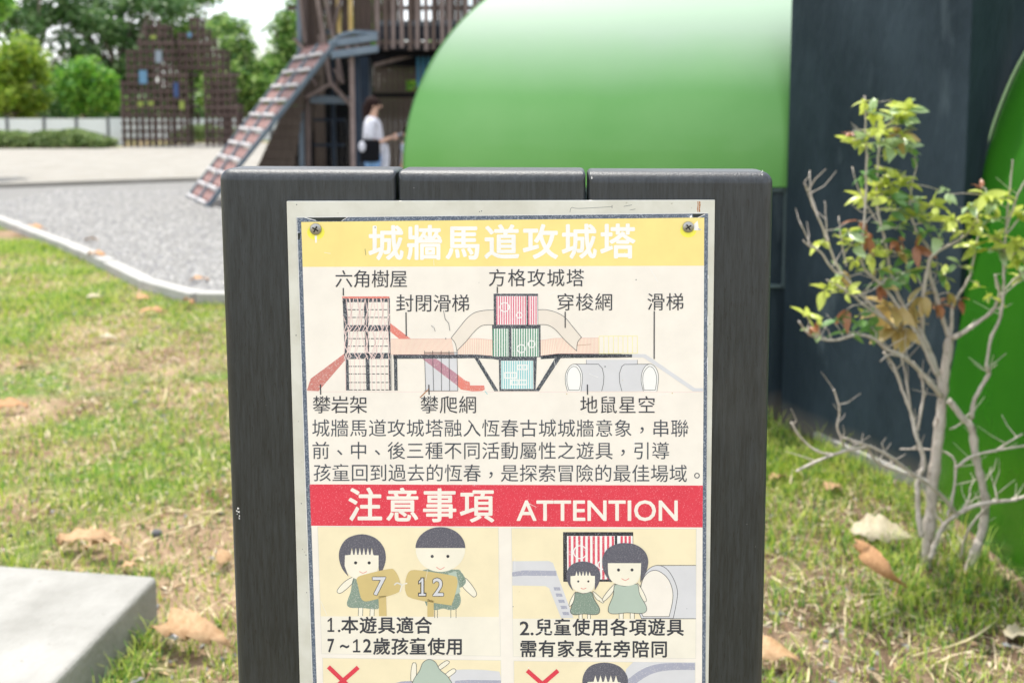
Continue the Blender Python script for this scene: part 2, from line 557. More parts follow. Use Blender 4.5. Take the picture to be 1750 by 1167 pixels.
nt.links.new(bp.outputs[0], b.inputs['Normal'])

def line_at(pa, pb, v):
    f = (v - pa[1]) / (pb[1] - pa[1])
    return pa[0] + (pb[0] - pa[0]) * f
def edge_local(pa, pb):                                # sign-local x of a side edge as a linear function of height
    a, b_ = S(*pa), S(*pb)
    k = (b_[0] - a[0]) / (b_[1] - a[1])
    return lambda z: a[0] + k * (z - a[1])
e_l = edge_local((369, 320), (400, 1160))
e_r = edge_local((1325.5, 320), (1307, 1160))
TOPZ = 1.4305
s1 = [(683 - 369) / 956.0, (1009 - 369) / 956.0]
cuts = [0, s1[0], s1[1], 1]
BT = 0.066
for i in range(3):
    mbp = MB()
    def xx(f, z): return e_l(z) + (e_r(z) - e_l(z)) * f
    gap = 0.0013
    V = []
    dz = (0.0004, 0.0, -0.0008)[i]
    for z in (-0.3, TOPZ + dz):
        xl, xr = xx(cuts[i], z) + (gap if i else 0), xx(cuts[i + 1], z) - (gap if i < 2 else 0)
        V += [(xl, 0.004, z), (xr, 0.004, z), (xr, 0.004 + BT, z), (xl, 0.004 + BT, z)]
    mbp.add(V, [(3, 2, 1, 0), (4, 5, 6, 7), (0, 1, 5, 4), (1, 2, 6, 5), (2, 3, 7, 6), (3, 0, 4, 7)])
    me = mbp.mesh('timber_plank', m_wood)
    ew_ = me.attributes.new('bevel_weight_edge', 'FLOAT', 'EDGE')
    for e_ in me.edges:
        x_ = [me.vertices[q].co.x for q in e_.vertices]
        joint = (i > 0 and max(x_) < (V[0][0] + V[1][0]) / 2) or (i < 2 and min(x_) > (V[0][0] + V[1][0]) / 2)
        ew_.data[e_.index].value = 0.42 if joint else 1.0
    o = sign_obj('timber_plank', me)
    o.location = (0, 0.0003 * i, 0)
    bm = o.modifiers.new('bevel', 'BEVEL')
    bm.width = 0.0130
    bm.limit_method = 'WEIGHT'
    bm.segments = 7
    me.polygons.foreach_set('use_smooth', [True] * len(me.polygons))
    wn = o.modifiers.new('wn', 'WEIGHTED_NORMAL')
    wn.keep_sharp = True

K = 0.93
m_plate = mat('weathered_metal', lin(203, 201, 190, 1.0), 0.5, lin(218, 217, 209, 1.0), 22, (1, 1, 1), bump=0.03, bscale=300, spec=0.5, metal=0.0,
              col3=lin(150, 140, 122, K), scale3=160, lo3=0.70, hi3=0.78)
p_l = edge_local((489.5, 344), (512, 1160))
p_r = edge_local((1222, 342), (1211, 1160))
def quad_local(fl, fr, zt_l, zt_r, zb, y0, y1):
    V = []
    for y in (y0, y1):
        V += [(fl(zb), y, zb), (fr(zb), y, zb), (fr(zt_r), y, zt_r), (fl(zt_l), y, zt_l)]
    return V, [(0, 1, 2, 3), (7, 6, 5, 4), (1, 0, 4, 5), (2, 1, 5, 6), (3, 2, 6, 7), (0, 3, 7, 4)]
ZB = 0.55
V, Fq = quad_local(p_l, p_r, S(489.5, 344)[1], S(1222, 342)[1], ZB, 0.0, 0.0040)
plate = sign_obj('metal_plate', MB().add(V, Fq).mesh('metal_plate', m_plate))
bm = plate.modifiers.new('bevel', 'BEVEL'); bm.width = 0.0007; bm.segments = 2

def ink(name, rgb, speck=0.0, k=None, speck_col=(236, 232, 224)):
    k = K if k is None else k
    c = lin(*rgb, k)
    c2 = tuple(min(1, q * 1.07) for q in c)
    if speck:
        return mat(name, c, 0.38, c2, 25, spec=0.5, col3=lin(*speck_col, k), scale3=1050, lo3=0.62 - speck, hi3=0.72 - speck)
    return mat(name, c, 0.38, c2, 25, spec=0.5)
I = dict(
    navy=ink('print_navy', (84, 97, 118), 0.11, speck_col=(160, 168, 182)), cream=ink('print_cream', (246, 239, 231)), white=ink('print_white', (247, 246, 246)),
    yellow=ink('print_yellow', (250, 228, 148)), red=ink('print_red', (226, 62, 84), 0.02, speck_col=(245, 160, 170)), ink_=ink('print_ink', (58, 61, 72), 0.0),
    soft=ink('print_soft_ink', (72, 78, 90), 0.0), panel=ink('print_panel', (246, 233, 200)), panel2=ink('print_panel_pale', (244, 238, 225)),
    lav=ink('print_lavender', (220, 220, 226)), purple=ink('print_slate_lavender', (172, 174, 194), 0.03), hair=ink('print_hair', (94, 94, 108), 0.07, speck_col=(150, 150, 160)),
    skin=ink('print_skin', (246, 240, 224)), dress=ink('print_sage', (134, 154, 142), 0.04), dress2=ink('print_pale_sage', (184, 199, 188)),
    wood=ink('print_placard', (214, 192, 134)), pink=ink('print_pink_stripe', (228, 112, 142), 0.04), green=ink('print_green_stripe', (84, 154, 126), 0.04),
    cyan=ink('print_cyan_stripe', (138, 210, 216), 0.04), salmon=ink('print_salmon', (230, 134, 124), 0.03), mauve=ink('print_mauve', (190, 140, 158), 0.03),
    rose=ink('print_rose_line', (244, 219, 216)), blush=ink('print_blush', (249, 233, 217)), slabc=ink('print_brick_pink', (206, 130, 124), 0.04), tube=ink('print_tube', (238, 228, 218)),
    dark=ink('print_black', (34, 42, 44)), ylw2=ink('print_pale_yellow', (246, 238, 170)), rail=ink('print_rail_line', (238, 182, 172)),
    stripe=ink('print_red_stripe', (226, 80, 106), 0.04), deck=ink('print_deck', (64, 70, 82), 0.07, speck_col=(190, 194, 200)),
    frame=ink('print_frame', (42, 44, 54), 0.05, speck_col=(160, 160, 170)), rust=ink('rust_stain', (168, 104, 40), 0.06), fold=ink('print_outline', (226, 222, 214)),
    sun=ink('print_bright_yellow', (247, 240, 90)))

class Art(MB):
    def __init__(s): super().__init__(); s.mats = []
    def mi(s, key):
        mt = I[key]
        if mt not in s.mats: s.mats.append(mt)
        return s.mats.index(mt)
    def poly(s, pts, key, L):
        P3 = [Vector((p[0], p[1], 0)) for p in pts]
        tr = tessellate_polygon([P3])
        y = -0.00004 * L - 0.0005
        V = []
        for p in pts:
            a, z = S(*p)
            V.append((a, y, z))
        fs = []
        for t_ in tr:
            A, B, C = (V[i] for i in t_)
            cr_ = (B[0] - A[0]) * (C[2] - A[2]) - (B[2] - A[2]) * (C[0] - A[0])
            fs.append(tuple(t_) if cr_ > 0 else tuple(t_)[::-1])
        s.add(V, fs, s.mi(key))
    def rect(s, x0, y0, x1, y1, key, L): s.poly([(x0, y0), (x1, y0), (x1, y1), (x0, y1)], key, L)
    def stroke(s, pts, w, key, L, closed=False):
        pts = [Vector(p[:2]) for p in pts]
        n = len(pts)
        Lp, Rp = [], []
        for i in range(n):
            a = pts[(i - 1) % n] if closed else pts[max(i - 1, 0)]
            c = pts[(i + 1) % n] if closed else pts[min(i + 1, n - 1)]
            d1 = (pts[i] - a)
            d2 = (c - pts[i])
            if d1.length < 1e-6: d1 = d2
            if d2.length < 1e-6: d2 = d1
            d1.normalize(); d2.normalize()
            n1 = Vector((-d1.y, d1.x)); n2 = Vector((-d2.y, d2.x))
            nm = (n1 + n2)
            if nm.length < 1e-3: nm = n1.copy()
            nm.normalize()
            k = 1 / max(0.45, nm.dot(n1))
            Lp.append(pts[i] + nm * (w / 2 * k)); Rp.append(pts[i] - nm * (w / 2 * k))
        y = -0.00004 * L - 0.0005
        V, fs = [], []
        for q in Lp + Rp:
            a, z = S(q.x, q.y)
            V.append((a, y, z))
        m_ = n if closed else n - 1
        for i in range(m_):
            j = (i + 1) % n
            f = (i, j, n + j, n + i)
            A, B, C = (V[q] for q in f[:3])
            cr_ = (B[0] - A[0]) * (C[2] - A[2]) - (B[2] - A[2]) * (C[0] - A[0])
            fs.append(f if cr_ > 0 else f[::-1])
        s.add(V, fs, s.mi(key))
    def done(s, name, parent):
        me = s.mesh(name, s.mats if s.mats else [I['cream']])
        return sign_obj(name, me, parent)
def circ(cx, cy, r, n=20, ry=None, a0=0, a1=360):
    full = abs(a1 - a0) >= 360
    return [(cx + r * math.cos(R(a0 + (a1 - a0) * i / (n if full else n - 1))), cy + (ry or r) * math.sin(R(a0 + (a1 - a0) * i / (n if full else n - 1)))) for i in range(n)]

# glyphs
_gl = {}
def glyph(ch, off):
    k = (ch, off)
    if k in _gl: return _gl[k]
    c = bpy.data.curves.new('glyph', 'FONT')
    c.body = ch
    c.resolution_u = 3
    c.offset = off
    o = bpy.data.objects.new('glyph', c)
    COL.objects.link(o)
    dg = bpy.context.evaluated_depsgraph_get()
    me = bpy.data.meshes.new_from_object(o.evaluated_get(dg))
    V = [(v.co.x, v.co.y) for v in me.vertices]
    Fc = [tuple(p.vertices) for p in me.polygons]
    bpy.data.objects.remove(o); bpy.data.curves.remove(c); bpy.data.meshes.remove(me)
    _gl[k] = (V, Fc)
    return _gl[k]
def bounds(V): return min(p[0] for p in V), min(p[1] for p in V), max(p[0] for p in V), max(p[1] for p in V)
def gadd(art, V, Fc, fx, key, L):
    y = -0.00004 * L - 0.0005
    VV = []
    for p in V:
        a, z = S(*fx(p))
        VV.append((a, y, z))
    fs = []
    for f in Fc:
        A, B, C = (VV[q] for q in f[:3])
        cr_ = (B[0] - A[0]) * (C[2] - A[2]) - (B[2] - A[2]) * (C[0] - A[0])
        fs.append(f if cr_ > 0 else f[::-1])
    art.add(VV, fs, art.mi(key))
def bolds(px):
    return [(0, 0)] if px <= 0 else [(0, 0)] + [(px * math.cos(R(a_)), px * math.sin(R(a_))) for a_ in range(0, 360, 45)]
def cjk(art, text, c0, c1, size, key, L, off=0.0, wx=1.0, bold=0.0):      # c0, c1: centres of the first and last characters
    if bold:
        for i_, (bx, by) in enumerate(bolds(bold)): cjk(art, text, (c0[0] + bx, c0[1] + by), (c1[0] + bx, c1[1] + by), size, key, L + i_ * .1, off, wx)
        return
    b0 = bounds(glyph('國', 0.0)[0])
    rc = ((b0[0] + b0[2]) / 2, (b0[1] + b0[3]) / 2)
    sc = size / (b0[3] - b0[1])
    n = len(text)
    for i, ch in enumerate(text):
        f = i / max(1, n - 1)
        cx, cy = c0[0] + (c1[0] - c0[0]) * f, c0[1] + (c1[1] - c0[1]) * f
        V, Fc = glyph(ch, off)
        if ch in '，、。':
            bb = bounds(V)
            gc = ((bb[0] + bb[2]) / 2, (bb[1] + bb[3]) / 2)
            gadd(art, V, Fc, lambda p: (cx + (p[0] - gc[0]) * sc, cy + size * 0.10 - (p[1] - gc[1]) * sc), key, L)
        else:
            gadd(art, V, Fc, lambda p: (cx + (p[0] - rc[0]) * sc * wx, cy - (p[1] - rc[1]) * sc), key, L)
def latin(art, text, x0, x1, yt, yb, key, L, off=0.0, bold=0.0):
    if bold:
        for i_, (bx, by) in enumerate(bolds(bold)): latin(art, text, x0 + bx, x1 + bx, yt + by, yb + by, key, L + i_ * .1, off)
        return
    V, Fc = glyph(text, off)
    bb = bounds(V)
    gadd(art, V, Fc, lambda p: (x0 + (p[0] - bb[0]) / (bb[2] - bb[0]) * (x1 - x0), yb - (p[1] - bb[1]) / (bb[3] - bb[1]) * (yb - yt)), key, L)

def one(art, x0, x1, yt, yb, w, key, L):
    xc = (x0 + x1) / 2 + .3
    art.stroke([(xc, yt), (xc, yb - w)], w * 1.05, key, L)
    art.stroke([(x0, yb - w / 2), (x1, yb - w / 2)], w, key, L + .1)
    art.poly([(xc, yt), (xc, yt + w * 1.15), (x0 + .2, yt + (yb - yt) * .2 + w * .9), (x0 + .2, yt + (yb - yt) * .2 - w * .1)], key, L + .2)
# printed sheet: a thin sticker with a navy border
s_l = edge_local((506.5, 372), (535, 1160))
s_r = edge_local((1210, 365), (1205.5, 1160))
V, Fq = quad_local(s_l, s_r, S(506.5, 372)[1], S(1210, 365)[1], ZB + 0.02, -0.0005, -0.0001)
sheet = sign_obj('printed_sheet', MB().add(V, Fq).mesh('printed_sheet', I['navy']))
a = Art()
a.poly([(515, 379.5), (1203.5, 372), (1202, 700), (1201, 829), (1199.5, 1167), (1198.5, 1640), (558, 1640), (541.5, 1167), (530, 829), (525, 690)], 'cream', 1)
a.done('paper_ground', sheet)
a = Art()
a.poly([(515, 379.5), (1203.5, 372), (1203, 454), (517.5, 456)], 'yellow', 2)
a.poly(circ(540, 397, 15, 16, 13), 'sun', 3)
a.poly(circ(1176, 394, 14, 16, 12), 'sun', 3)
a.poly([(1186, 383), (1192, 377), (1194, 390), (1199, 393), (1186, 394)], 'white', 4)
a.poly([(538, 403), (542, 403), (541.5, 415), (539, 415)], 'white', 4)
a.done('title_banner', sheet)
a = Art(); cjk(a, '城牆馬道攻城塔', (659.5, 416.3), (1055.5, 413.4), 54.5, 'white', 5, bold=1.35); a.done('title_lettering', sheet)
a = Art()
a.poly([(522, 371.3), (594, 371.3), (584, 377.8), (545, 378.2), (536, 375)], 'dark', 2)
a.poly([(508, 399), (514, 397.5), (514, 401), (512.5, 409), (508.5, 409.5)], 'dark', 2)
a.poly([(1183.5, 365.2), (1205, 364.9), (1194, 371), (1185, 372.2)], 'dark', 2)
a.stroke([(520, 371.6), (540, 377)], 1, 'white', 3); a.stroke([(594, 371.3), (584, 377.5)], 0.8, 'white', 3)
a.stroke([(1204.5, 366.5), (1193, 372)], 1, 'white', 3); a.poly([(1178, 370), (1182, 367), (1183, 371.5), (1179, 372.5)], 'white', 3)
a.stroke([(507.5, 372), (522, 829), (534, 1167)], 0.9, 'white', 3)
a.stroke([(507, 371.7), (1210, 364.6)], 0.7, 'white', 3)
for v0, v1 in ((540, 556), (560, 563), (470, 476), (610, 640)): a.stroke([(1210.5 - (v0 - 365) * .0055, v0), (1210.5 - (v1 - 365) * .0055, v1)], 1.3, 'white', 4)
a.done('border_tear', sheet)
a = Art(); a.poly([(529.5, 827), (1201, 829), (1200.6, 900.5), (532, 897.5)], 'red', 2); a.done('warning_banner', sheet)
a = Art(); cjk(a, '注意事項', (624.3, 862.7), (815, 864.5), 53, 'cream', 4, bold=1.1); a.done('warning_lettering', sheet)
a = Art(); latin(a, 'ATTENTION', 883.5, 1157.5, 854.5, 889, 'cream', 4, bold=.7); a.done('warning_lettering', sheet)

caps = [('六角樹屋', 588, 681.5, 477), ('封閉滑梯', 692, 787.5, 518.5), ('方格攻城塔', 850, 983, 475.3), ('穿梭網', 966.5, 1032, 516.5), ('滑梯', 1121, 1153.5, 516.2),
        ('攀岩架', 550, 613, 691.7), ('攀爬網', 734, 799.5, 691.7), ('地鼠星空', 1006.5, 1105, 691.9)]
for tx, xa, xb, yc in caps:
    a = Art(); cjk(a, tx, (xa, yc), (xb, yc), 28.0, 'ink_', 9); a.done('caption_lettering', sheet)
for tx, xa, xb, ya, yb in (('城牆馬道攻城塔融入恆春古城城牆意象，串聯', 548.5, 1161.5, 731.5, 732), ('前、中、後三種不同活動屬性之遊具，引導', 548.5, 1129, 769.8, 770.3),
                           ('孩童回到過去的恆春，是探索冒險的最佳場域。', 551, 1191, 807.7, 809.2)):
    a = Art(); cjk(a, tx, (xa, ya), (xb, yb), 28.0, 'soft', 5); a.done('body_lettering', sheet)
a = Art(); one(a, 560, 571.5, 1054.5, 1078.5, 2.9, 'ink_', 6); a.poly(circ(579.8, 1076.8, 2.2, 10), 'ink_', 6); cjk(a, '本遊具適合', (598, 1067.5), (723.6, 1068), 26.8, 'ink_', 6, bold=.55); a.done('rule_lettering', sheet)
a = Art(); latin(a, '7', 560.6, 571, 1090.8, 1113, 'ink_', 6, bold=.5); latin(a, '~', 581.8, 596.6, 1100.6, 1106, 'ink_', 6, bold=.4); one(a, 603.5, 616, 1091, 1113.5, 2.9, 'ink_', 6); latin(a, '2', 621.3, 634.4, 1091, 1113.2, 'ink_', 6, bold=.5); cjk(a, '歲孩童使用', (652.5, 1103.6), (777, 1104), 26.8, 'ink_', 6, bold=.55); a.done('rule_lettering', sheet)
a = Art(); latin(a, '2.', 888.7, 911.5, 1061, 1084, 'ink_', 6, bold=.5); cjk(a, '兒童使用各項遊具', (929.4, 1071), (1153.9, 1071.5), 26.8, 'ink_', 6, bold=.55); a.done('rule_lettering', sheet)
a = Art(); cjk(a, '需有家長在旁陪同', (903, 1107.7), (1126.5, 1108.5), 26.8, 'ink_', 6, bold=.55); a.done('rule_lettering', sheet)
a = Art()
for p, q in (((587, 492), (587, 505)), ((850, 490), (850, 501)), ((694, 533.5), (694.5, 574)), ((965.9, 532.5), (965.9, 560)), ((1118, 531.5), (1117.8, 613)), ((547.9, 656.5), (548.3, 674)),
             ((733, 657), (733.5, 674)), ((1003.8, 656.5), (1004, 674))): a.stroke([p, q], 2.0, 'ink_', 9)
a.done('leader_lines', sheet)
# marks of wear on the sheet
a = Art()
for pts, w, k in (([(758, 530), (761, 545), (767, 552), (769, 565)], .8, 'soft'), ([(737, 556), (742, 560), (744, 566)], .6, 'soft'), ([(718, 679), (733, 664)], 1.5, 'rust'),
                  ([(624, 425), (625.5, 436)], .6, 'soft'), ([(829, 668), (833, 673)], 1.0, 'cyan'), ([(1193, 391.5), (1197, 392.3)], .7, 'ink_'),
                  ([(985, 590), (1010, 588)], .5, 'rust')): a.stroke(pts, w, k, 12)
r0 = random.Random(3)
for _ in range(26):                     # fine scuffs
    x, y = r0.uniform(540, 1190), r0.uniform(385, 1150)
    an, ln = r0.uniform(-.5, .5) + (1.4 if r0.random() < .4 else 0), r0.uniform(6, 26)
    a.stroke([(x, y), (x + ln * math.cos(an), y + ln * math.sin(an))], r0.uniform(.4, .8), 'white', 12)
for _ in range(40):
    x, y = r0.uniform(540, 1190), r0.uniform(385, 1150)
    a.poly(circ(x, y, r0.uniform(.5, 1.1), 6), r0.choice(['white', 'white', 'wood', 'soft']), 12)
a.done('scuff_marks', sheet)

def C1(x, y): return (560 + x / 5.833, 480 + y / 5.833)
def C2(x, y): return (760 + x / 5.833, 480 + y / 5.833)
def C4(x, y): return (840 + x / 4.489, 340 + y / 4.489)
def C5(x, y): return (500 + x / 4.489, 580 + y / 4.489)
def C6(x, y): return (840 + x / 4.489, 580 + y / 4.489)
def C7(x, y): return (500 + x / 3.363, 820 + y / 3.363)
def C9(x, y): return (860 + x / 5, 900 + y / 5)
def C10(x, y): return (530 + x / 5, 1100 + y / 5)
def C11(x, y): return (870 + x / 5, 1100 + y / 5)
def mp_(Cf, pts): return [Cf(*p) for p in pts]
# --- hexagonal tree house drawing
a = Art()
a.poly(mp_(C5, [(398, 108), (402, 160), (200, 395), (110, 390), (140, 300)]), 'slabc', 3)
a.poly(mp_(C1, [(625, 420), (830, 577), (715, 577), (625, 505)]), 'salmon', 3)
a.poly(mp_(C1, [(145, 155), (617, 153), (617, 176), (147, 178)]), 'salmon', 4)
for q in ([(150, 172), (195, 172), (215, 1090), (186, 1090)], [(362, 172), (402, 172), (423, 1090), (387, 1090)], [(598, 172), (620, 172), (632, 1090), (614, 1090)],
          [(150, 176), (620, 174), (620, 210), (150, 212)], [(160, 440), (620, 440), (622, 498), (165, 502)], [(165, 718), (628, 716), (630, 773), (170, 777)]):
    a.poly(mp_(C1, q), 'deck', 5)
for yy in (286, 363, 574, 649, 850, 925, 1010, 1084):
    x = 200 + (yy - 286) * 0.02
    while x < 605:
        a.poly(mp_(C1, [(x, yy - 4), (min(x + 34, 612), yy - 4), (min(x + 34, 612), yy + 4), (x, yy + 4)]), 'ink_', 5)
        x += 45
zz = random.Random(5)
for x in (225, 268, 320, 360, 440, 485, 530, 570, 605): a.stroke(mp_(C1, [(x, 776), (x + 6, 1084)]), 1.0, 'rose', 6)
for y0, y1 in ((175, 440), (500, 720), (440, 505), (718, 780)):
    n = 12
    for i in range(n):
        x = 185 + i * 38
        dx = zz.choice([-45, -28, 28, 45])
        a.stroke(mp_(C1, [(x, y0), (min(615, max(165, x + dx)), y1)]), 1.3, 'rose', 6)
    for i in range(5):
        x = 215 + i * 80
        a.stroke(mp_(C1, [(x, y0), (x + 22, (y0 + y1) / 2), (x - 16, y1)]), 1.1, 'rose', 6)
a.stroke(mp_(C1, [(150, 340), (180, 400), (160, 380), (215, 495), (165, 510), (190, 560), (165, 630), (200, 700), (178, 790), (182, 1090)]), 1.3, 'rose', 7)
a.stroke(mp_(C1, [(620, 330), (575, 430), (600, 500), (575, 560), (600, 620)]), 1.2, 'rose', 7)
a.stroke(mp_(C1, [(385, 450), (410, 540), (385, 690), (470, 765)]), 1.4, 'rose', 7)
a.stroke(mp_(C1, [(640, 735), (640, 1090)]), .6, 'ink_', 7)
a.done('tree_house_drawing', sheet)
# --- railings, deck, net, slides
a = Art()
def rail(Cf, tl, tr, br, bl, step, w, key='rail'):
    P = mp_(Cf, [tl, tr, br, bl])
    a.poly(P, 'blush' if key == 'rail' else 'ylw2' if False else 'cream', 3)
    n = int((tr[0] - tl[0]) / step)
    for i in range(n + 1):
        f = i / n
        a.stroke([(P[0][0] + (P[1][0] - P[0][0]) * f, P[0][1] + (P[1][1] - P[0][1]) * f), (P[3][0] + (P[2][0] - P[3][0]) * f, P[3][1] + (P[2][1] - P[3][1]) * f)], w, key, 4)
    a.stroke([P[0], P[1]], w, key, 4)
    a.stroke([P[3], P[2]], w, key, 4)
rail(C1, (632, 577), (1232, 577), (1262, 732), (632, 732), 11.5, .55)
rail(C1, (1303, 575), (1500, 573), (1500, 738), (1303, 732), 17, .65)
rail(C1, (1500, 573), (1638, 587), (1645, 742), (1500, 738), 17, .65)
rail(C2, (957, 592), (1100, 571), (1120, 724), (957, 745), 15, .55)
rail(C2, (1100, 571), (1535, 568), (1535, 722), (1120, 724), 14, .55)
rail(C4, (825, 1052), (1118, 1050), (1118, 1182), (825, 1184), 33, 1.0, 'ylw2')
a.done('railing_drawing', sheet)
a = Art()
a.poly(mp_(C1, [(1085, 775), (945, 775), (1290, 1040), (1330, 1080), (1440, 1098), (1540, 1095), (1566, 1080), (1560, 1040), (1420, 1040), (1415, 1005), (1370, 990), (1300, 935)]), 'salmon', 4)
a.poly(mp_(C1, [(966, 712), (1290, 712), (1298, 1092), (978, 1092)]), 'lav', 3)
a.poly(mp_(C1, [(1085, 775), (945, 775), (978, 800), (1297, 1044), (1297, 932)]), 'mauve', 5)
for x0, x1 in ((966, 978), (1047, 1057), (1132, 1136), (1210, 1217), (1290, 1298)): a.stroke(mp_(C1, [(x0, 695), (x1, 1093)]), .8, 'ink_', 9)
for y in (712, 1093): a.stroke(mp_(C1, [(966, y), (1298, y)]), .8, 'ink_', 9)
a.stroke([(525, 669), (1201, 669.5)], .7, 'rose', 3)
for q in (mp_(C1, [(655, 733), (1480, 732), (1640, 745), (1645, 776), (1470, 768), (655, 775)]), mp_(C1, [(660, 740), (693, 740), (699, 1090), (666, 1090)]),
          mp_(C1, [(1460, 760), (1500, 764), (1703, 1096), (1662, 1096)]), mp_(C2, [(957, 745), (1130, 724), (1760, 726), (1760, 762), (1130, 768), (957, 778)]),
          mp_(C6, [(380, 124), (515, 108), (1078, 112), (1078, 136), (520, 140), (380, 145)]), mp_(C2, [(1105, 760), (1157, 766), (940, 1096), (900, 1096)])):
    a.poly(q, 'deck', 7)
a.poly(mp_(C6, [(1078, 112), (1180, 112), (1560, 372), (1622, 372), (1622, 396), (1545, 396), (1165, 138), (1078, 136)]), 'lav', 6)
a.done('deck_drawing', sheet)
# --- three stacked boxes
a = Art()
def stripes(x0, y0, x1, y1, step, w, key, L=9):
    x = x0
    while x < x1:
        a.poly(mp_(C2, [(x, y0), (min(x + w, x1), y0), (min(x + w, x1), y1), (x, y1)]), key, L)
        x += step
a.poly(mp_(C2, [(488, 127), (930, 127), (932, 442), (490, 442)]), 'deck', 7)
a.poly(mp_(C2, [(514, 150), (815, 150), (817, 436), (516, 436)]), 'white', 8)
a.poly(mp_(C2, [(832, 150), (925, 150), (927, 436), (834, 436)]), 'white', 8)
stripes(516, 152, 812, 434, 23.5, 12.5, 'pink'); stripes(834, 152, 925, 434, 23.5, 12.5, 'pink')
a.poly(mp_(C2, [(473, 440), (955, 440), (957, 758), (478, 758)]), 'deck', 7)
a.poly(mp_(C2, [(480, 474), (638, 474), (640, 752), (484, 752)]), 'white', 8)
a.poly(mp_(C2, [(666, 474), (938, 474), (940, 752), (668, 752)]), 'white', 8)
stripes(480, 474, 636, 752, 24.5, 13, 'green'); stripes(677, 474, 940, 752, 24.5, 13, 'green')
a.poly(mp_(C2, [(470, 756), (920, 756), (905, 1096), (545, 1096), (540, 786), (478, 776)]), 'deck', 7)
a.poly(mp_(C2, [(560, 792), (883, 792), (886, 1075), (562, 1075)]), 'white', 8)
stripes(566, 794, 884, 1073, 23, 12, 'cyan')
for cx, cy, r_ in ((597, 260, 45), (743, 340, 28), (763, 673, 40), (866, 628, 34)): a.stroke(mp_(C2, circ(cx, cy, r_, 24)), 1.8, 'white', 10, True)
for x0, y0, x1, y1 in ((600, 912, 715, 965), (727, 838, 820, 880), (662, 987, 815, 1030)):
    a.stroke(mp_(C2, [(x0, y0), (x1, y0), (x1, y1), (x0, y1)]), 2.2, 'white', 10, True)
    a.stroke(mp_(C2, [((x0 + x1) / 2, y0), ((x0 + x1) / 2, y1)]), 2.0, 'white', 10)
a.done('box_tower_drawing', sheet)
# --- net tubes
a = Art()
lt = cat_rom([(490, 288), (380, 295), (290, 320), (215, 380), (150, 460), (65, 567)]) + cat_rom([(65, 567), (105, 620), (122, 695)]) + cat_rom([(122, 695), (215, 600), (290, 510), (360, 450), (420, 437), (490, 437)])
rt = cat_rom([(930, 287), (1010, 287), (1110, 312), (1200, 365), (1280, 460), (1363, 560)]) + cat_rom([(1363, 560), (1325, 610), (1315, 695)]) + cat_rom([(1315, 695), (1200, 590), (1110, 490), (1050, 448), (1000, 435), (930, 435)])
for q in (lt, rt):
    P = mp_(C2, q)
    a.poly(P[:1] + [p for p, o_ in zip(P[1:], P[:-1]) if abs(p[0] - o_[0]) + abs(p[1] - o_[1]) > 1e-4], 'tube', 6)
    a.stroke([p for i, p in enumerate(P) if i == 0 or abs(p[0] - P[i - 1][0]) + abs(p[1] - P[i - 1][1]) > 1e-4], .8, 'ink_', 8)
a.done('net_tube_drawing', sheet)
# --- ground tunnels
a = Art()
a.poly(mp_(C6, [(727, 155), (1120, 155), (1120, 396), (727, 396)]), 'lav', 3)
a.stroke(mp_(C6, [(727, 156), (727, 188)]), .6, 'ink_', 4); a.stroke(mp_(C6, [(1119, 154), (1119, 188)]), .6, 'ink_', 4)
for body, outer, inner in (
    ([(635, 188), (820, 188), (850, 220), (862, 280), (858, 340), (845, 395), (685, 395), (695, 260)],
     [(583, 395), (567, 330), (570, 260), (600, 205), (635, 188), (670, 205), (695, 260), (695, 330), (685, 395)],
     [(593, 387), (578, 320), (585, 250), (610, 215), (635, 205), (660, 220), (683, 270), (683, 340), (672, 387)]),
    ([(1215, 188), (1020, 190), (1000, 205), (980, 260), (983, 330), (1000, 395), (1165, 395), (1155, 250)],
     [(1165, 395), (1148, 320), (1155, 250), (1180, 205), (1215, 188), (1250, 205), (1275, 250), (1280, 310), (1268, 395)],
     [(1170, 387), (1160, 320), (1165, 260), (1190, 220), (1215, 205), (1245, 225), (1265, 280), (1265, 330), (1255, 387)])):
    a.poly(mp_(C6, body), 'lav', 4)
    a.stroke(mp_(C6, body[:6]), .8, 'ink_', 6)
    o_ = cat_rom(outer, 4)
    a.poly(mp_(C6, o_), 'white', 5); a.stroke(mp_(C6, o_), .8, 'ink_', 6)
    i_ = cat_rom(inner, 4)
    a.stroke(mp_(C6, i_), .8, 'ink_', 6, True)
a.done('tunnel_drawing', sheet)

# --- picture panels
def panel(tl, tr, br, bl, colr, L=2):
    a = Art()
    a.poly([tl, tr, br, bl], colr, L)
    a.done('picture_panel', sheet)
panel((543, 899), (852, 901), (852.5, 1053), (548, 1052), 'panel')
panel((548, 1052), (852.5, 1053), (855.5, 1120), (550, 1116), 'panel2')
panel((874, 902), (1190, 903), (1189.5, 1057), (876, 1056), 'panel')
panel((876, 1056), (1189.5, 1057), (1189, 1124), (877, 1121), 'panel2')
panel((551.5, 1123), (856, 1127), (860, 1640), (562, 1640), 'panel')
panel((878, 1128), (1188, 1131), (1186, 1640), (884, 1640), 'panel')
a = Art()
for q in ([(543, 899), (852, 901), (855.5, 1120), (550, 1116)], [(874, 902), (1190, 903), (1189, 1124), (877, 1121)], [(551.5, 1123), (856, 1127), (860, 1640), (562, 1640)],
          [(878, 1128), (1188, 1131), (1186, 1640), (884, 1640)]): a.stroke(q, .8, 'fold', 3, True)
a.done('panel_outline', sheet)

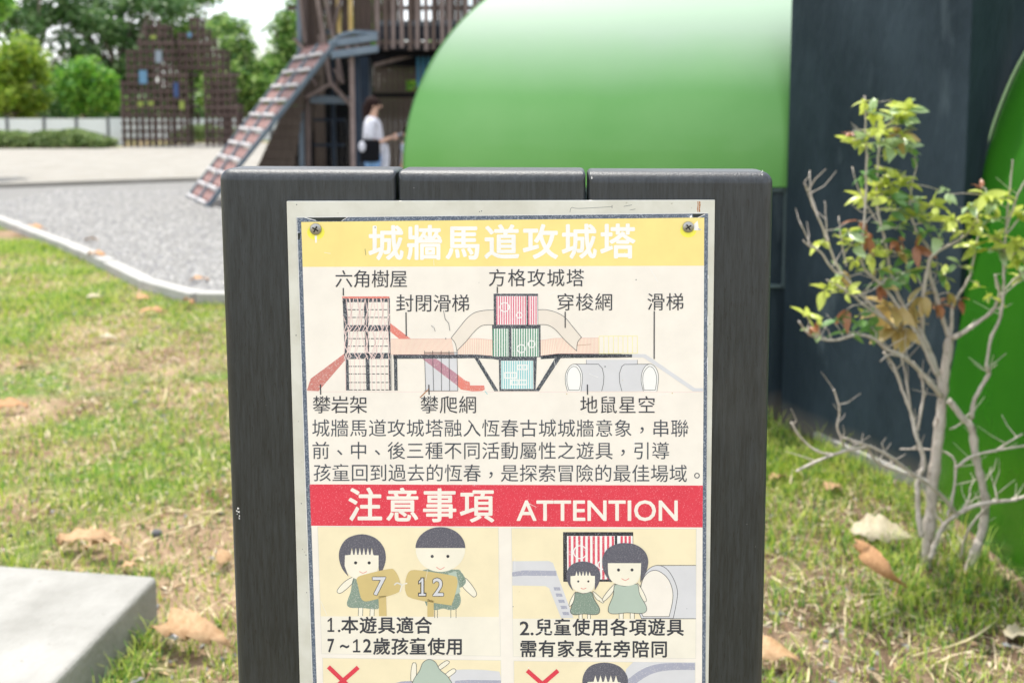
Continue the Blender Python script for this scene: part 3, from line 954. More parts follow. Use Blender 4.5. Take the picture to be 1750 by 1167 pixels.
def fringe(x0, x1, yt, yb, n):
    out = []
    for i in range(n):
        xa = x0 + (x1 - x0) * i / n
        xb = x0 + (x1 - x0) * (i + 1) / n
        out += [(xa + (xb - xa) * .15, yb), ((xa + xb) / 2, yt), (xb - (xb - xa) * .15, yb)]
    return out
def face(a, Cf, pts, L): a.poly(mp_(Cf, cat_rom(pts, 3, True)), 'skin', L)
def outlined(a, Cf, pts, fill, L, w=.8, smooth=True):
    q = cat_rom(pts, 4, True) if smooth else pts
    a.poly(mp_(Cf, q), fill, L)
    a.stroke(mp_(Cf, q), w, 'ink_', L + 1, True)
def smile(a, Cf, p, L): a.stroke(mp_(Cf, cat_rom(p, 4)), 1.1, 'salmon', L)
# girl with a 7
a = Art()
for x in (380, 405, 447, 471): a.stroke(mp_(C7, [(x, 728), (x - 2, 778)]), .8, 'ink_', 4)
a.poly(mp_(C7, [(382, 728), (404, 728), (402, 778), (380, 778)]), 'skin', 3); a.poly(mp_(C7, [(448, 728), (470, 728), (470, 778), (446, 778)]), 'skin', 3)
outlined(a, C7, [(348, 556), (345, 590), (290, 640), (264, 647), (259, 628), (300, 582)], 'skin', 5)
a.poly(mp_(C7, cat_rom([(352, 556), (400, 575), (450, 570), (480, 640), (497, 700), (490, 738), (400, 732), (330, 730), (313, 702), (335, 640)], 3, True)), 'dress', 6)
face(a, C7, [(300, 420), (300, 490), (330, 548), (395, 572), (460, 552), (494, 500), (496, 420), (400, 390)], 7)
hair = cat_rom([(322, 552), (285, 505), (267, 440), (278, 380), (320, 330), (400, 309), (475, 330), (522, 380), (537, 440), (525, 500), (500, 548)], 4)
hair += [(495, 500), (495, 430)] + [(470, 430)] + fringe(330, 468, 385, 427, 6)[::-1] + [(302, 430), (300, 490)]
a.poly(mp_(C7, hair), 'hair', 8)
for x in (363, 441): a.poly(mp_(C7, circ(x, 473, 9, 12)), 'frame', 9)
smile(a, C7, [(385, 522), (405, 532), (428, 522)], 9)
a.done('child_drawing', sheet)
a = Art()
a.poly(mp_(C7, [(495, 665), (538, 660), (541, 778), (498, 778)]), 'wood', 10)
a.poly(mp_(C7, cat_rom([(370, 562), (410, 541), (555, 508), (588, 518), (612, 560), (624, 620), (608, 642), (545, 665), (440, 692), (408, 690), (392, 668), (376, 600)], 3, True)), 'wood', 10)
latin(a, '7', C7(462, 0)[0], C7(535, 0)[0], C7(0, 556)[1], C7(0, 657)[1], 'frame', 12, bold=1.5)
latin(a, '7', C7(462, 0)[0], C7(535, 0)[0], C7(0, 556)[1], C7(0, 657)[1], 'lav', 13, bold=.5)
a.done('placard_drawing', sheet)
# boy with a 12
a = Art()
for x in (817, 833, 910, 940): a.stroke(mp_(C7, [(x, 738), (x, 790)]), .8, 'ink_', 4)
outlined(a, C7, [(990, 560), (1030, 600), (1058, 648), (1048, 668), (1030, 662), (975, 605)], 'skin', 5)
a.poly(mp_(C7, cat_rom([(750, 515), (935, 512), (965, 520), (997, 575), (980, 608), (955, 625), (968, 690), (945, 736), (900, 744), (866, 735), (820, 744), (770, 720), (755, 640)], 3, True)), 'dress', 6)
a.poly(mp_(C7, [(895, 535), (940, 520), (965, 640), (930, 660)]), 'dress2', 7)
a.poly(mp_(C7, circ(850, 395, 142, 28, 130, 0, 180) + [(707, 385), (993, 385)][::1]), 'skin', 7)
a.poly(mp_(C7, circ(850, 388, 143, 28, 120, 180, 360)), 'hair', 8)
for x in (803, 893): a.poly(mp_(C7, circ(x, 436, 9, 12)), 'frame', 9)
smile(a, C7, [(826, 497), (850, 510), (875, 497)], 9)
a.done('child_drawing', sheet)
a = Art()
a.poly(mp_(C7, [(775, 680), (812, 690), (812, 782), (776, 782)]), 'wood', 10)
a.poly(mp_(C7, cat_rom([(656, 550), (682, 516), (760, 520), (920, 546), (946, 566), (946, 610), (918, 704), (890, 714), (690, 678), (652, 644), (648, 600)], 3, True)), 'wood', 10)
one(a, C7(722, 0)[0], C7(770, 0)[0], C7(0, 556)[1], C7(0, 666)[1], 6.6, 'frame', 12); latin(a, '2', C7(808, 0)[0], C7(866, 0)[0], C7(0, 562)[1], C7(0, 661)[1], 'frame', 12, bold=1.6)
one(a, C7(727, 0)[0], C7(765, 0)[0], C7(0, 561)[1], C7(0, 661)[1], 3.4, 'lav', 14); latin(a, '2', C7(808, 0)[0], C7(866, 0)[0], C7(0, 562)[1], C7(0, 661)[1], 'lav', 14, bold=.5)
a.stroke(mp_(C7, cat_rom([(618, 640), (632, 600), (660, 590)], 3)), 2.2, 'panel2', 13); a.stroke(mp_(C7, cat_rom([(585, 600), (603, 588), (628, 600)], 3)), 2.4, 'fold', 13)
a.done('placard_drawing', sheet)
# panel 2: play tower, slide, tunnel
a = Art()
a.poly(mp_(C9, [(78, 290), (390, 288), (425, 305), (600, 775), (495, 775), (392, 520), (360, 502), (78, 497)]), 'lav', 4)
a.poly(mp_(C9, [(76, 385), (170, 368), (455, 372), (455, 415), (170, 413), (78, 420)]), 'purple', 5)
for x, y in ((430, 512), (448, 565), (468, 618), (488, 670), (505, 722)): a.poly(mp_(C9, [(x, y), (x + 52, y), (x + 60, y + 27), (x + 8, y + 27)]), 'purple', 5)
a.poly(mp_(C9, [(1350, 326), (1646, 326), (1646, 780), (1350, 780)]), 'lav', 4)
a.stroke(mp_(C9, [(1320, 326), (1646, 326)]), .9, 'ink_', 6); a.stroke(mp_(C9, [(1180, 780), (1646, 780)]), .9, 'ink_', 6)
outlined(a, C9, cat_rom([(1180, 778), (1150, 690), (1160, 560), (1200, 420), (1250, 350), (1320, 325), (1390, 350), (1450, 430), (1488, 540), (1480, 640), (1452, 778)], 3), 'lav', 5, .9, False)
outlined(a, C9, cat_rom([(1197, 762), (1160, 680), (1168, 560), (1190, 450), (1240, 385), (1305, 367), (1370, 400), (1420, 460), (1448, 550), (1445, 640), (1417, 762)], 3), 'cream', 7, .9, False)
a.done('playground_drawing', sheet)
a = Art()
a.poly(mp_(C9, [(511, 42), (1110, 42), (1110, 465), (513, 465)]), 'frame', 4)
a.poly(mp_(C9, [(545, 74), (953, 74), (953, 445), (546, 445)]), 'white', 5); a.poly(mp_(C9, [(974, 74), (1106, 74), (1106, 445), (974, 445)]), 'white', 5)
x = 558
while x < 1100:
    if not 935 < x < 974: a.poly(mp_(C9, [(x, 76), (x + 20, 76), (x + 21, 445), (x + 1, 445)]), 'stripe', 6)
    x += 41 if x < 940 else 34
a.stroke(mp_(C9, circ(657, 212, 55, 24)), 1.8, 'white', 7, True); a.stroke(mp_(C9, circ(845, 322, 36, 20)), 1.8, 'white', 7, True)
a.done('striped_box_drawing', sheet)
def dress_fig(a, legs, yl, L):
    for i, x in enumerate(legs): a.stroke(mp_(C9, [(x, yl - 40), (x, 780)]), .8, 'ink_', L)
a = Art()
for x0, x1 in ((647, 675), (720, 745)): a.poly(mp_(C9, [(x0, 730), (x1, 730), (x1, 780), (x0, 780)]), 'skin', 7)
dress_fig(a, (647, 675, 720, 745), 770, 8)
outlined(a, C9, [(618, 552), (585, 600), (562, 660), (575, 672), (598, 640), (612, 590)], 'skin', 8)
outlined(a, C9, [(765, 547), (810, 580), (858, 628), (852, 645), (835, 638), (790, 605)], 'skin', 8)
outlined(a, C9, [(620, 556), (685, 566), (752, 552), (778, 615), (822, 690), (815, 735), (770, 745), (690, 738), (610, 746), (576, 725), (582, 680), (606, 620)], 'dress', 10)
face(a, C9, [(574, 410), (578, 480), (605, 530), (685, 562), (760, 538), (784, 480), (786, 410), (680, 370)], 12)
hair = cat_rom([(600, 545), (560, 490), (538, 410), (560, 345), (610, 305), (685, 291), (760, 308), (810, 350), (830, 410), (815, 480), (782, 538)], 4)
hair += [(783, 480), (784, 415), (758, 413)] + fringe(612, 752, 372, 412, 5)[::-1] + [(575, 416), (574, 480)]
a.poly(mp_(C9, hair), 'hair', 13)
for x in (641, 727): a.poly(mp_(C9, circ(x, 461, 9, 12)), 'frame', 14)
smile(a, C9, [(662, 517), (685, 526), (709, 517)], 14)
a.done('child_drawing', sheet)
a = Art()
for x0, x1 in ((990, 1025), (1085, 1120)): a.poly(mp_(C9, [(x0, 725), (x1, 725), (x1, 780), (x0, 780)]), 'skin', 9)
dress_fig(a, (990, 1025, 1085, 1120), 760, 10)
outlined(a, C9, [(957, 482), (905, 530), (850, 605), (855, 630), (885, 612), (938, 550)], 'skin', 10)
outlined(a, C9, [(1145, 478), (1185, 530), (1222, 610), (1216, 634), (1195, 625), (1160, 560)], 'skin', 10)
outlined(a, C9, [(955, 490), (1040, 502), (1143, 485), (1165, 570), (1222, 675), (1215, 722), (1160, 735), (1060, 728), (960, 738), (905, 728), (900, 680), (940, 580)], 'dress2', 12)
face(a, C9, [(893, 300), (898, 400), (940, 470), (1040, 500), (1130, 480), (1172, 410), (1180, 300), (1040, 290)], 14)
hair = cat_rom([(925, 476), (870, 400), (847, 320), (852, 250), (890, 185), (960, 145), (1040, 134), (1130, 148), (1200, 195), (1235, 260), (1235, 330), (1212, 400), (1170, 472)], 4)
hair += [(1174, 400), (1178, 305), (893, 305), (896, 400)]
a.poly(mp_(C9, hair), 'hair', 15)
for x in (985, 1100): a.poly(mp_(C9, circ(x, 363, 13, 12)), 'frame', 16)
smile(a, C9, [(1010, 436), (1043, 451), (1076, 434)], 16)
a.done('adult_drawing', sheet)
# panels 3 and 4
a = Art()
a.poly(mp_(C10, cat_rom([(1190, 700), (1200, 260), (1260, 216), (1560, 225), (1630, 285), (1640, 700)], 4)), 'lav', 4)
a.poly(mp_(C10, [(1240, 310), (1340, 302), (1630, 306), (1640, 700), (1190, 700)]), 'purple', 5)
a.poly(mp_(C10, [(710, 335), (780, 316), (870, 310), (900, 700), (640, 700)]), 'purple', 4)
for q in ([(866, 318), (862, 240), (874, 168), (890, 156), (908, 172), (905, 280)], [(1095, 188), (1155, 142), (1180, 140), (1187, 160), (1110, 216)], [(1148, 262), (1210, 212), (1238, 210), (1242, 236), (1170, 286)]):
    outlined(a, C10, q, 'skin', 6)
outlined(a, C10, [(830, 600), (870, 340), (935, 225), (965, 155), (1020, 127), (1072, 152), (1110, 215), (1205, 315), (1300, 600)], 'dress2', 8)
a.done('falling_child_drawing', sheet)
a = Art()
a.stroke(mp_(C10, [(157, 190), (440, 460)]), 7.2, 'red', 10); a.stroke(mp_(C10, [(412, 194), (100, 470)]), 7.2, 'red', 10.5)
a.done('red_cross_mark', sheet)
a = Art()
a.poly(mp_(C11, [(1060, 150), (1588, 155), (1588, 900), (880, 900), (1000, 210)]), 'lav', 4)
a.poly(mp_(C11, cat_rom([(1010, 300), (1130, 215), (1250, 172), (1400, 158), (1588, 160)], 4) + cat_rom([(1588, 218), (1400, 218), (1270, 235), (1170, 275), (1060, 360), (1000, 500)], 4)), 'purple', 5)
face(a, C11, [(670, 300), (680, 420), (820, 480), (960, 420), (965, 300), (820, 260)], 6)
hair = cat_rom([(650, 450), (626, 340), (640, 250), (700, 180), (815, 154), (930, 180), (1000, 250), (1015, 330), (990, 450)], 4) + [(955, 420), (955, 325), (935, 320)] + fringe(715, 935, 262, 318, 5)[::-1] + [(670, 320), (672, 420)]
a.poly(mp_(C11, hair), 'hair', 7)
a.done('child_drawing', sheet)
a = Art()
a.stroke(mp_(C11, [(155, 222), (450, 480)]), 7.2, 'red', 10); a.stroke(mp_(C11, [(418, 222), (110, 490)]), 7.2, 'red', 10.5)
a.done('red_cross_mark', sheet)
# stains on the metal edge of the plate
a = Art()
def on_plate(pts, w, k): a.stroke(pts, w, k, -11.5)
for x, w in ((1192.5, 1.6), (1195.5, 2.4)): on_plate([(x, 344.5), (x + .6, 350), (x - .5, 357), (x + .2, 362.5)], w, 'rust')
on_plate(cat_rom([(974, 363), (977, 355), (990, 356.5), (1046, 353.5)], 4), .6, 'soft'); on_plate([(1046, 351), (1046, 356)], .8, 'soft')
on_plate([(1066, 353), (1080, 350.5)], .7, 'soft'); on_plate([(1076, 359.5), (1086, 357.5)], .6, 'soft')
for x, y in ((507, 350), (506, 573), (819.5, 362), (823, 361), (517, 938), (523, 948), (524, 1012), (1220, 590), (510, 720), (515, 860)):
    a.poly(circ(x, y, r0.uniform(.6, 1.1), 6), 'soft', -11.5)
a.done('rust_stain', plate)
# screws
m_screw = mat('screw_steel', (0.42, 0.41, 0.39), 0.38, (0.3, 0.29, 0.27), 300, metal=0.8)
m_slot = mat('screw_slot', (0.02, 0.018, 0.015), 0.8)
for u, v, r_ in ((540, 391.5, 10.2), (1176, 388, 9.6)):
    a0, z0 = S(u, v)
    rr = r_ / F * 1.07
    mb_ = MB()
    rings = [(1.0, 0.0), (1.0, 0.35), (0.9, 0.55), (0.65, 0.75), (0.3, 0.85)]
    V, Fs = [], []
    n = 20
    for (f, h) in rings:
        V += [(f * rr * math.cos(2 * math.pi * k / n), -h * 0.0028, f * rr * math.sin(2 * math.pi * k / n)) for k in range(n)]
    for i in range(len(rings) - 1):
        for k in range(n): Fs.append((i * n + k, i * n + (k + 1) % n, (i + 1) * n + (k + 1) % n, (i + 1) * n + k))
    Fs.append(tuple((len(rings) - 1) * n + k for k in range(n)))
    mb_.add(V, Fs)
    sc_ = sign_obj('screw', mb_.mesh('screw', m_screw, True))
    sc_.location = (a0, -0.0009, z0)
    q = MB()
    Mx = Matrix.Rotation(R(30 if u < 800 else 55), 3, 'Y')
    for k in (0, 1):
        M2 = Mx @ Matrix.Rotation(R(90 * k), 3, 'Y')
        q.box((0, -0.0021 - .00001 * k, 0), (rr * 1.15, 0.0010, rr * 0.24), M2)
    so = sign_obj('screw_slot', q.mesh('screw_slot', m_slot), sc_)
# bird dropping specks on the timber
a = Art()
for cx, cy, n_, sp in ((637, 333, 16, 5), (636, 320, 5, 3), (408, 885, 16, 6), (404, 872, 5, 4), (1010, 300, 5, 5), (1305, 296, 6, 4)):
    for _ in range(n_):
        a.poly(circ(cx + r0.gauss(0, sp * .35), cy + r0.gauss(0, sp * .6), r0.uniform(.4, 1.35), 6), 'white', -115)
a.done('paint_fleck', None)

# ------------------------------------------------------------------ green barrels and slate walls
m_green1 = mat('pale_green_paint', (0.13, 0.385, 0.085), 0.6, (0.165, 0.42, 0.115), 1.7, (1, 1, 1), bump=0.14, bscale=2.4, spec=0.65, coat=0.15)
m_green2 = mat('deep_green_paint', (0.018, 0.118, 0.003), 0.26, (0.028, 0.15, 0.005), 1.5, bump=0.10, bscale=3, spec=0.55, coat=0.3)
m_rim = mat('green_rim', (0.07, 0.22, 0.05), 0.5)
m_rim2 = mat('pale_green_rim', (0.30, 0.45, 0.22), 0.5)
m_slate = mat('slate_blue_plaster', (0.013, 0.023, 0.032), 0.62, (0.032, 0.049, 0.064), 2.6, (1, 1, 0.35), bump=0.35, bscale=30, spec=0.18,
              col3=(0.095, 0.125, 0.145), scale3=5.5, lo3=0.60, hi3=0.82)
m_trim = mat('slate_trim', (0.085, 0.125, 0.135), 0.6)
def height_tint(m_, col, z0, z1):
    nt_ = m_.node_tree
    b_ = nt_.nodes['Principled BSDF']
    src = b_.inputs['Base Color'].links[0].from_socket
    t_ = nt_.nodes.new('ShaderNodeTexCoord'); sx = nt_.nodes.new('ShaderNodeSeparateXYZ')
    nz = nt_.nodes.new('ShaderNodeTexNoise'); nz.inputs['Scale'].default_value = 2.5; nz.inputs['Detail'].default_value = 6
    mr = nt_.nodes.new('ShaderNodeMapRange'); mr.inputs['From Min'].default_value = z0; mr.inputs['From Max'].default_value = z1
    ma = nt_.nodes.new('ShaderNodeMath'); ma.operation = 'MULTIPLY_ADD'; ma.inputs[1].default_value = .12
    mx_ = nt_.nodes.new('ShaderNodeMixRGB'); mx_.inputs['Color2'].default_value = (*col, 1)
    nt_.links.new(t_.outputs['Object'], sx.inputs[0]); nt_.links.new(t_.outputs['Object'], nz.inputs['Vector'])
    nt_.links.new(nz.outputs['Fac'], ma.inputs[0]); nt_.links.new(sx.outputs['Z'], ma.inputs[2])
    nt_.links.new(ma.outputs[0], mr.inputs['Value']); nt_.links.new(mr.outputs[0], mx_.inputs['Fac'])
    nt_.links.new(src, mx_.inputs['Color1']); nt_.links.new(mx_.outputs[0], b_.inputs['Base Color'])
height_tint(m_green1, (0.26, 0.375, 0.26), 1.60, 1.92)  # green turns paler towards the crown, with a noisy edge
height_tint(m_slate, (0.16, 0.14, 0.115), 0.20, 0.05)      # soil splashed up by rain      
YC, RR, ZC = 5.60, 1.0, 1.28
def xleft(z):
    h = max(0.0, z - 1.2)
    return -0.5 + (1.08 - math.sqrt(max(0, 1.08 ** 2 - min(h, 1.08) ** 2)))
bar = MB()
NP, NX = 56, 30
phs = [R(-9) + (R(90) - R(-9)) * (1 - (1 - i / NP) ** 1.25) for i in range(NP + 1)]
rows = []
for ph in phs: rows.append((YC - RR * math.cos(ph), ZC + RR * math.sin(ph)))
for ph in phs[-2::-1]: rows.append((YC + RR * math.cos(ph), ZC + RR * math.sin(ph)))
V, Fs = [], []
for (y, z) in rows:
    xl = xleft(z)
    for k in range(NX + 1): V.append((xl + (1.62 - xl) * k / NX, y, z))
for i in range(len(rows) - 1):
    for k in range(NX): Fs.append((i * (NX + 1) + k, i * (NX + 1) + k + 1, (i + 1) * (NX + 1) + k + 1, (i + 1) * (NX + 1) + k))
bar.add(V, Fs)
ends = []
for side in (0, NX):
    n = len(rows)
    e = [V[i * (NX + 1) + side] for i in range(n)]
    q = []
    for i in range(n // 2): q.append((i, i + 1, n - 2 - i, n - 1 - i))
    ends.append((e, q))
b1 = thing('tunnel_hill', 'big glossy pale green curved tunnel roof behind the sign', 'play tunnel', (0.5, 5.6, 0))
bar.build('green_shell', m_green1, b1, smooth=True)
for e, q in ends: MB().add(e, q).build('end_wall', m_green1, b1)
rp = [(xleft(z) - 0.003, y, z) for y, z in rows]
MB().tube(rp, 0.004, 6).build('rim', m_rim, b1, smooth=True)
base = MB().box((0.415, 5.60, 0.565), (1.77, 1.92, 1.13))
bs = base.build('base_wall', m_slate, b1, bevel=0.01)
tr = MB()
zt_, zb_ = 1.11, W(1340, 488, 4.64).z
xr_ = W(1341, 400, 4.63).x
tr.box((xr_, 4.632, (zt_ + zb_) / 2), (0.012, 0.012, zt_ - zb_ + 0.02)); tr.build('trim_strip', m_trim, b1)
MB().box((xr_ - 0.62, 4.632, zt_), (1.22, 0.02, 0.014)).build('trim_strip', m_trim, b1)
MB().box((xr_ - 0.62, 4.632, zb_), (1.22, 0.02, 0.014)).build('trim_strip', m_trim, b1)

A_, B_ = Vector((1.262, 4.56, 0)), Vector((1.665, 3.65, 0))
dirw = (B_ - A_).normalized()
nw = Vector((-dirw.y, dirw.x, 0))
if nw.x < 0: nw = -nw
w1 = thing('slate_wall', 'dark slate blue rendered wall between the two green tunnels, behind the sapling', 'wall', (1.46, 4.1, 0))
pl = [A_, B_, B_ + nw * 0.22, A_ + nw * 0.22]
A2 = A_ - dirw * 0.0
wp = MB().prism([(p.x, p.y) for p in pl], -0.05, 2.06).build('wall_face', m_slate, w1, bevel=0.006)
MB().prism([(1.667, 3.735), (3.6, 3.735), (3.6, 3.93), (1.667, 3.93)], -0.05, 2.06).build('return_wall', m_slate, w1, bevel=0.006)
f0, f1 = A_ + dirw * 0.25 - nw * 0.022, B_ - dirw * 0.10 - nw * 0.022
MB().prism([(f0.x, f0.y), (f1.x, f1.y), (f1.x + nw.x * .03, f1.y + nw.y * .03), (f0.x + nw.x * .03, f0.y + nw.y * .03)], -0.05, 0.052).build('concrete_footing', m_conc, w1, bevel=0.004)

prof = [(-0.1, 1.600), (0.19, 1.612), (0.73, 1.655), (1.21, 1.722), (1.40, 1.762), (1.59, 1.826), (1.74, 1.900), (1.9, 1.995), (2.1, 2.15), (2.3, 2.36), (2.5, 2.72), (2.58, 3.1), (2.6, 3.5)]
prof = cat_rom([(p[1], p[0]) for p in prof], 5)
b2 = thing('green_tunnel', 'deep green curved tunnel side at the right edge of the view beside the sapling', 'play tunnel', (1.9, 3.0, 0))
sh = MB()
V, Fs = [], []
NY = 12
for (x, z) in prof:
    for k in range(NY + 1):
        V.append((x + 0.02 * (1 - k / NY), 3.69 - 1.45 * k / NY, z))
for i in range(len(prof) - 1):
    for k in range(NY): Fs.append((i * (NY + 1) + k, (i + 1) * (NY + 1) + k, (i + 1) * (NY + 1) + k + 1, i * (NY + 1) + k + 1))
sh.add(V, Fs).build('green_shell', m_green2, b2, smooth=True)
n = len(prof)
ew = [(x, 2.24, z) for x, z in prof] + [(3.5, 2.24, -0.1)]
MB().add(ew, [(i, i + 1, n) for i in range(n - 1)]).build('end_wall', m_green2, b2)
MB().tube([(x + 0.014, 3.70, z) for x, z in prof], 0.005, 6).build('rim', m_rim2, b2, smooth=True)

# ------------------------------------------------------------------ sapling at the right
m_bark = mat('pale_bark', (0.46, 0.40, 0.35), 0.85, (0.60, 0.54, 0.48), 30, (1, 1, 0.4), bump=0.5, bscale=120, spec=0.2, col3=(0.25, 0.21, 0.17), scale3=60, lo3=0.58, hi3=0.7)
YT = 3.12
sap = thing('sapling', 'small pale stemmed sapling with sparse yellow green leaves in front of the slate wall', 'sapling', G(1605, 1000))
branches = [  # (picture trace), start depth offset, end depth offset, radius start, end (m)
    ([(1578, 1030), (1583, 960), (1590, 880), (1597, 800), (1605, 735), (1610, 690), (1617, 625), (1623, 578)], 0, 0.02, .0215, .014, 'trunk'),
    ([(1640, 1030), (1652, 983), (1670, 934), (1681, 900), (1684, 858), (1678, 823), (1668, 781), (1661, 733), (1644, 712), (1620, 683)], -.04, -.03, .017, .011, 'trunk'),
    ([(1590, 955), (1600, 925), (1614, 896), (1635, 879)], -.03, -.06, .010, .009, 'branch'),
    ([(1635, 879), (1660, 866), (1694, 858), (1733, 854), (1765, 843)], -.06, -.12, .009, .006, 'branch'),
    ([(1635, 879), (1612, 850), (1590, 830), (1544, 798), (1523, 781), (1488, 763), (1440, 747)], -.06, -.22, .009, .004, 'branch'),
    ([(1361, 805), (1405, 784), (1447, 770), (1488, 763)], -.30, -.16, .0045, .006, 'branch'),
    ([(1352, 721), (1373, 753), (1402, 773), (1430, 776)], -.26, -.20, .004, .005, 'branch'),
    ([(1425, 666), (1435, 698), (1431, 730), (1443, 762)], -.25, -.20, .0035, .004, 'branch'),
    ([(1575, 917), (1569, 865), (1569, 819), (1579, 791), (1568, 750), (1556, 703), (1542, 666), (1527, 625), (1510, 601)], -.02, .06, .012, .005, 'branch'),
    ([(1568, 735), (1578, 671), (1571, 636), (1560, 618)], .02, .06, .006, .004, 'branch'),
    ([(1556, 695), (1549, 650), (1540, 610), (1533, 585)], .03, .08, .005, .003, 'branch'),
    ([(1609, 677), (1574, 636), (1545, 610), (1515, 596), (1492, 578), (1463, 572), (1428, 581), (1399, 578), (1379, 568), (1365, 549)], 0, -.20, .010, .003, 'branch'),
    ([(1545, 610), (1520, 606), (1504, 618)], -.05, -.08, .005, .003, 'branch'),
    ([(1608, 683), (1606, 648), (1591, 607), (1577, 575), (1553, 537), (1533, 502), (1521, 460), (1510, 402), (1498, 344), (1501, 268), (1505, 225)], .01, .05, .012, .003, 'branch'),
    ([(1600, 640), (1582, 600), (1560, 560), (1540, 530), (1510, 490), (1475, 455), (1475, 402), (1481, 303), (1479, 222), (1478, 164)], .0, -.04, .009, .0028, 'branch'),
    ([(1533, 560), (1504, 540), (1475, 520), (1451, 499), (1413, 478)], -.02, -.14, .007, .003, 'branch'),
    ([(1540, 570), (1490, 522), (1450, 480), (1431, 455), (1411, 402), (1399, 373), (1384, 338), (1377, 315)], 0, -.12, .007, .003, 'branch'),
    ([(1440, 468), (1425, 463), (1402, 431), (1384, 421), (1373, 411)], -.08, -.16, .005, .0025, 'branch'),
    ([(1402, 431), (1384, 415), (1368, 382)], -.12, -.16, .0035, .002, 'branch'),
    ([(1416, 415), (1413, 396), (1410, 344)], -.09, -.08, .0035, .002, 'branch'),
    ([(1399, 373), (1386, 330), (1384, 292)], -.11, -.06, .003, .002, 'branch'),
    ([(1446, 455), (1437, 400), (1433, 370)], -.06, -.03, .003, .002, 'branch'),
    ([(1500, 380), (1470, 330), (1456, 285)], .02, .06, .003, .002, 'branch'),
    ([(1623, 578), (1613, 552), (1600, 505), (1588, 465), (1591, 431), (1565, 393), (1555, 345), (1562, 300)], .02, .06, .010, .003, 'branch'),
    ([(1577, 575), (1577, 520), (1585, 460), (1597, 434), (1650, 402), (1676, 358), (1684, 330)], .03, -.06, .009, .003, 'branch'),
    ([(1625, 578), (1640, 572), (1665, 555), (1690, 537), (1703, 520), (1708, 498), (1700, 470)], .01, -.06, .0115, .004, 'branch'),
    ([(1623, 578), (1627, 545), (1629, 520), (1655, 478), (1661, 455), (1676, 385)], .02, .06, .008, .003, 'branch'),
    ([(1661, 715), (1667, 680), (1690, 639), (1686, 625), (1693, 581), (1708, 546), (1715, 502), (1716, 450), (1719, 393), (1728, 303), (1731, 274)], -.03, -.10, .009, .003, 'branch'),
    ([(1719, 393), (1740, 332), (1758, 300)], -.07, -.12, .005, .003, 'branch'),
    ([(1721, 400), (1745, 370), (1770, 340)], -.07, -.02, .004, .003, 'branch'),
    ([(1716, 450), (1740, 430), (1775, 415)], -.05, -.1, .004, .002, 'branch'),
    ([(1700, 520), (1730, 480), (1760, 460)], -.05, .04, .004, .002, 'branch'),
    ([(1614, 896), (1600, 880), (1598, 868)], -.04, -.02, .005, .003, 'branch'),
    ([(1620, 880), (1628, 850), (1633, 795), (1620, 775), (1590, 768), (1538, 767)], -.05, .05, .006, .003, 'branch'),
    ([(1633, 800), (1660, 780), (1700, 770), (1760, 760)], -.04, -.1, .006, .004, 'branch'),
    ([(1700, 772), (1720, 758), (1748, 741)], -.06, -.1, .005, .003, 'branch'),
    ([(1640, 878), (1655, 855), (1658, 832)], -.06, -.03, .005, .003, 'branch'),
    ([(1705, 857), (1700, 835), (1693, 808)], -.08, -.04, .004, .002, 'branch'),
    ([(1700, 852), (1655, 905), (1640, 960)], -.07, .02, .004, .005, 'branch'),
    ([(1623, 733), (1640, 725), (1658, 705)], -.0, -.03, .004, .003, 'branch'),
    ([(1480, 762), (1500, 790), (1520, 800), (1565, 815)], -.16, -.05, .004, .005, 'branch'),
]
bpts = []
for tr_, d0, d1, ra, rb, nm in branches:
    tr_ = cat_rom([(u, v) for u, v in tr_], 5)
    n = len(tr_)
    P, rad = [], []
    for i, (u, v) in enumerate(tr_):
        f = i / (n - 1)
        wob = 0.004 * math.sin(i * 1.9 + u)
        P.append(W(u + random.uniform(-.8, .8), v, YT + d0 + (d1 - d0) * f + wob))
        r_ = (ra + (rb - ra) * f) * (1 + random.uniform(-.10, .14) + (.22 if i % 6 == 3 else 0)) * (0.90 if nm == 'trunk' else 0.78)
        rad.append(r_)
        bpts.append(P[-1])
    if nm == 'trunk': P[0].z = -0.04
    MB().tube(P, rad, 7 if nm == 'branch' else 10).build(nm, m_bark, sap, smooth=True, origin=P[0])
fine = MB()
for _ in range(150):
    p = random.choice(bpts)
    if p.z > 1.0 and random.random() < .35: continue
    d_ = Vector((random.gauss(0, 1), random.gauss(0, .6), random.uniform(.2, 1.4))).normalized()
    L_ = random.uniform(.03, .11)
    m1 = p + d_ * L_ * .5 + Vector((random.gauss(0, .006), 0, random.gauss(0, .006)))
    e1 = p + d_ * L_ + Vector((0, 0, .01))
    fine.tube([p, m1, e1], [.0020, .0015, .0008], 4)
tag(fine.build('fine_twigs', m_bark, sap), kind='stuff')
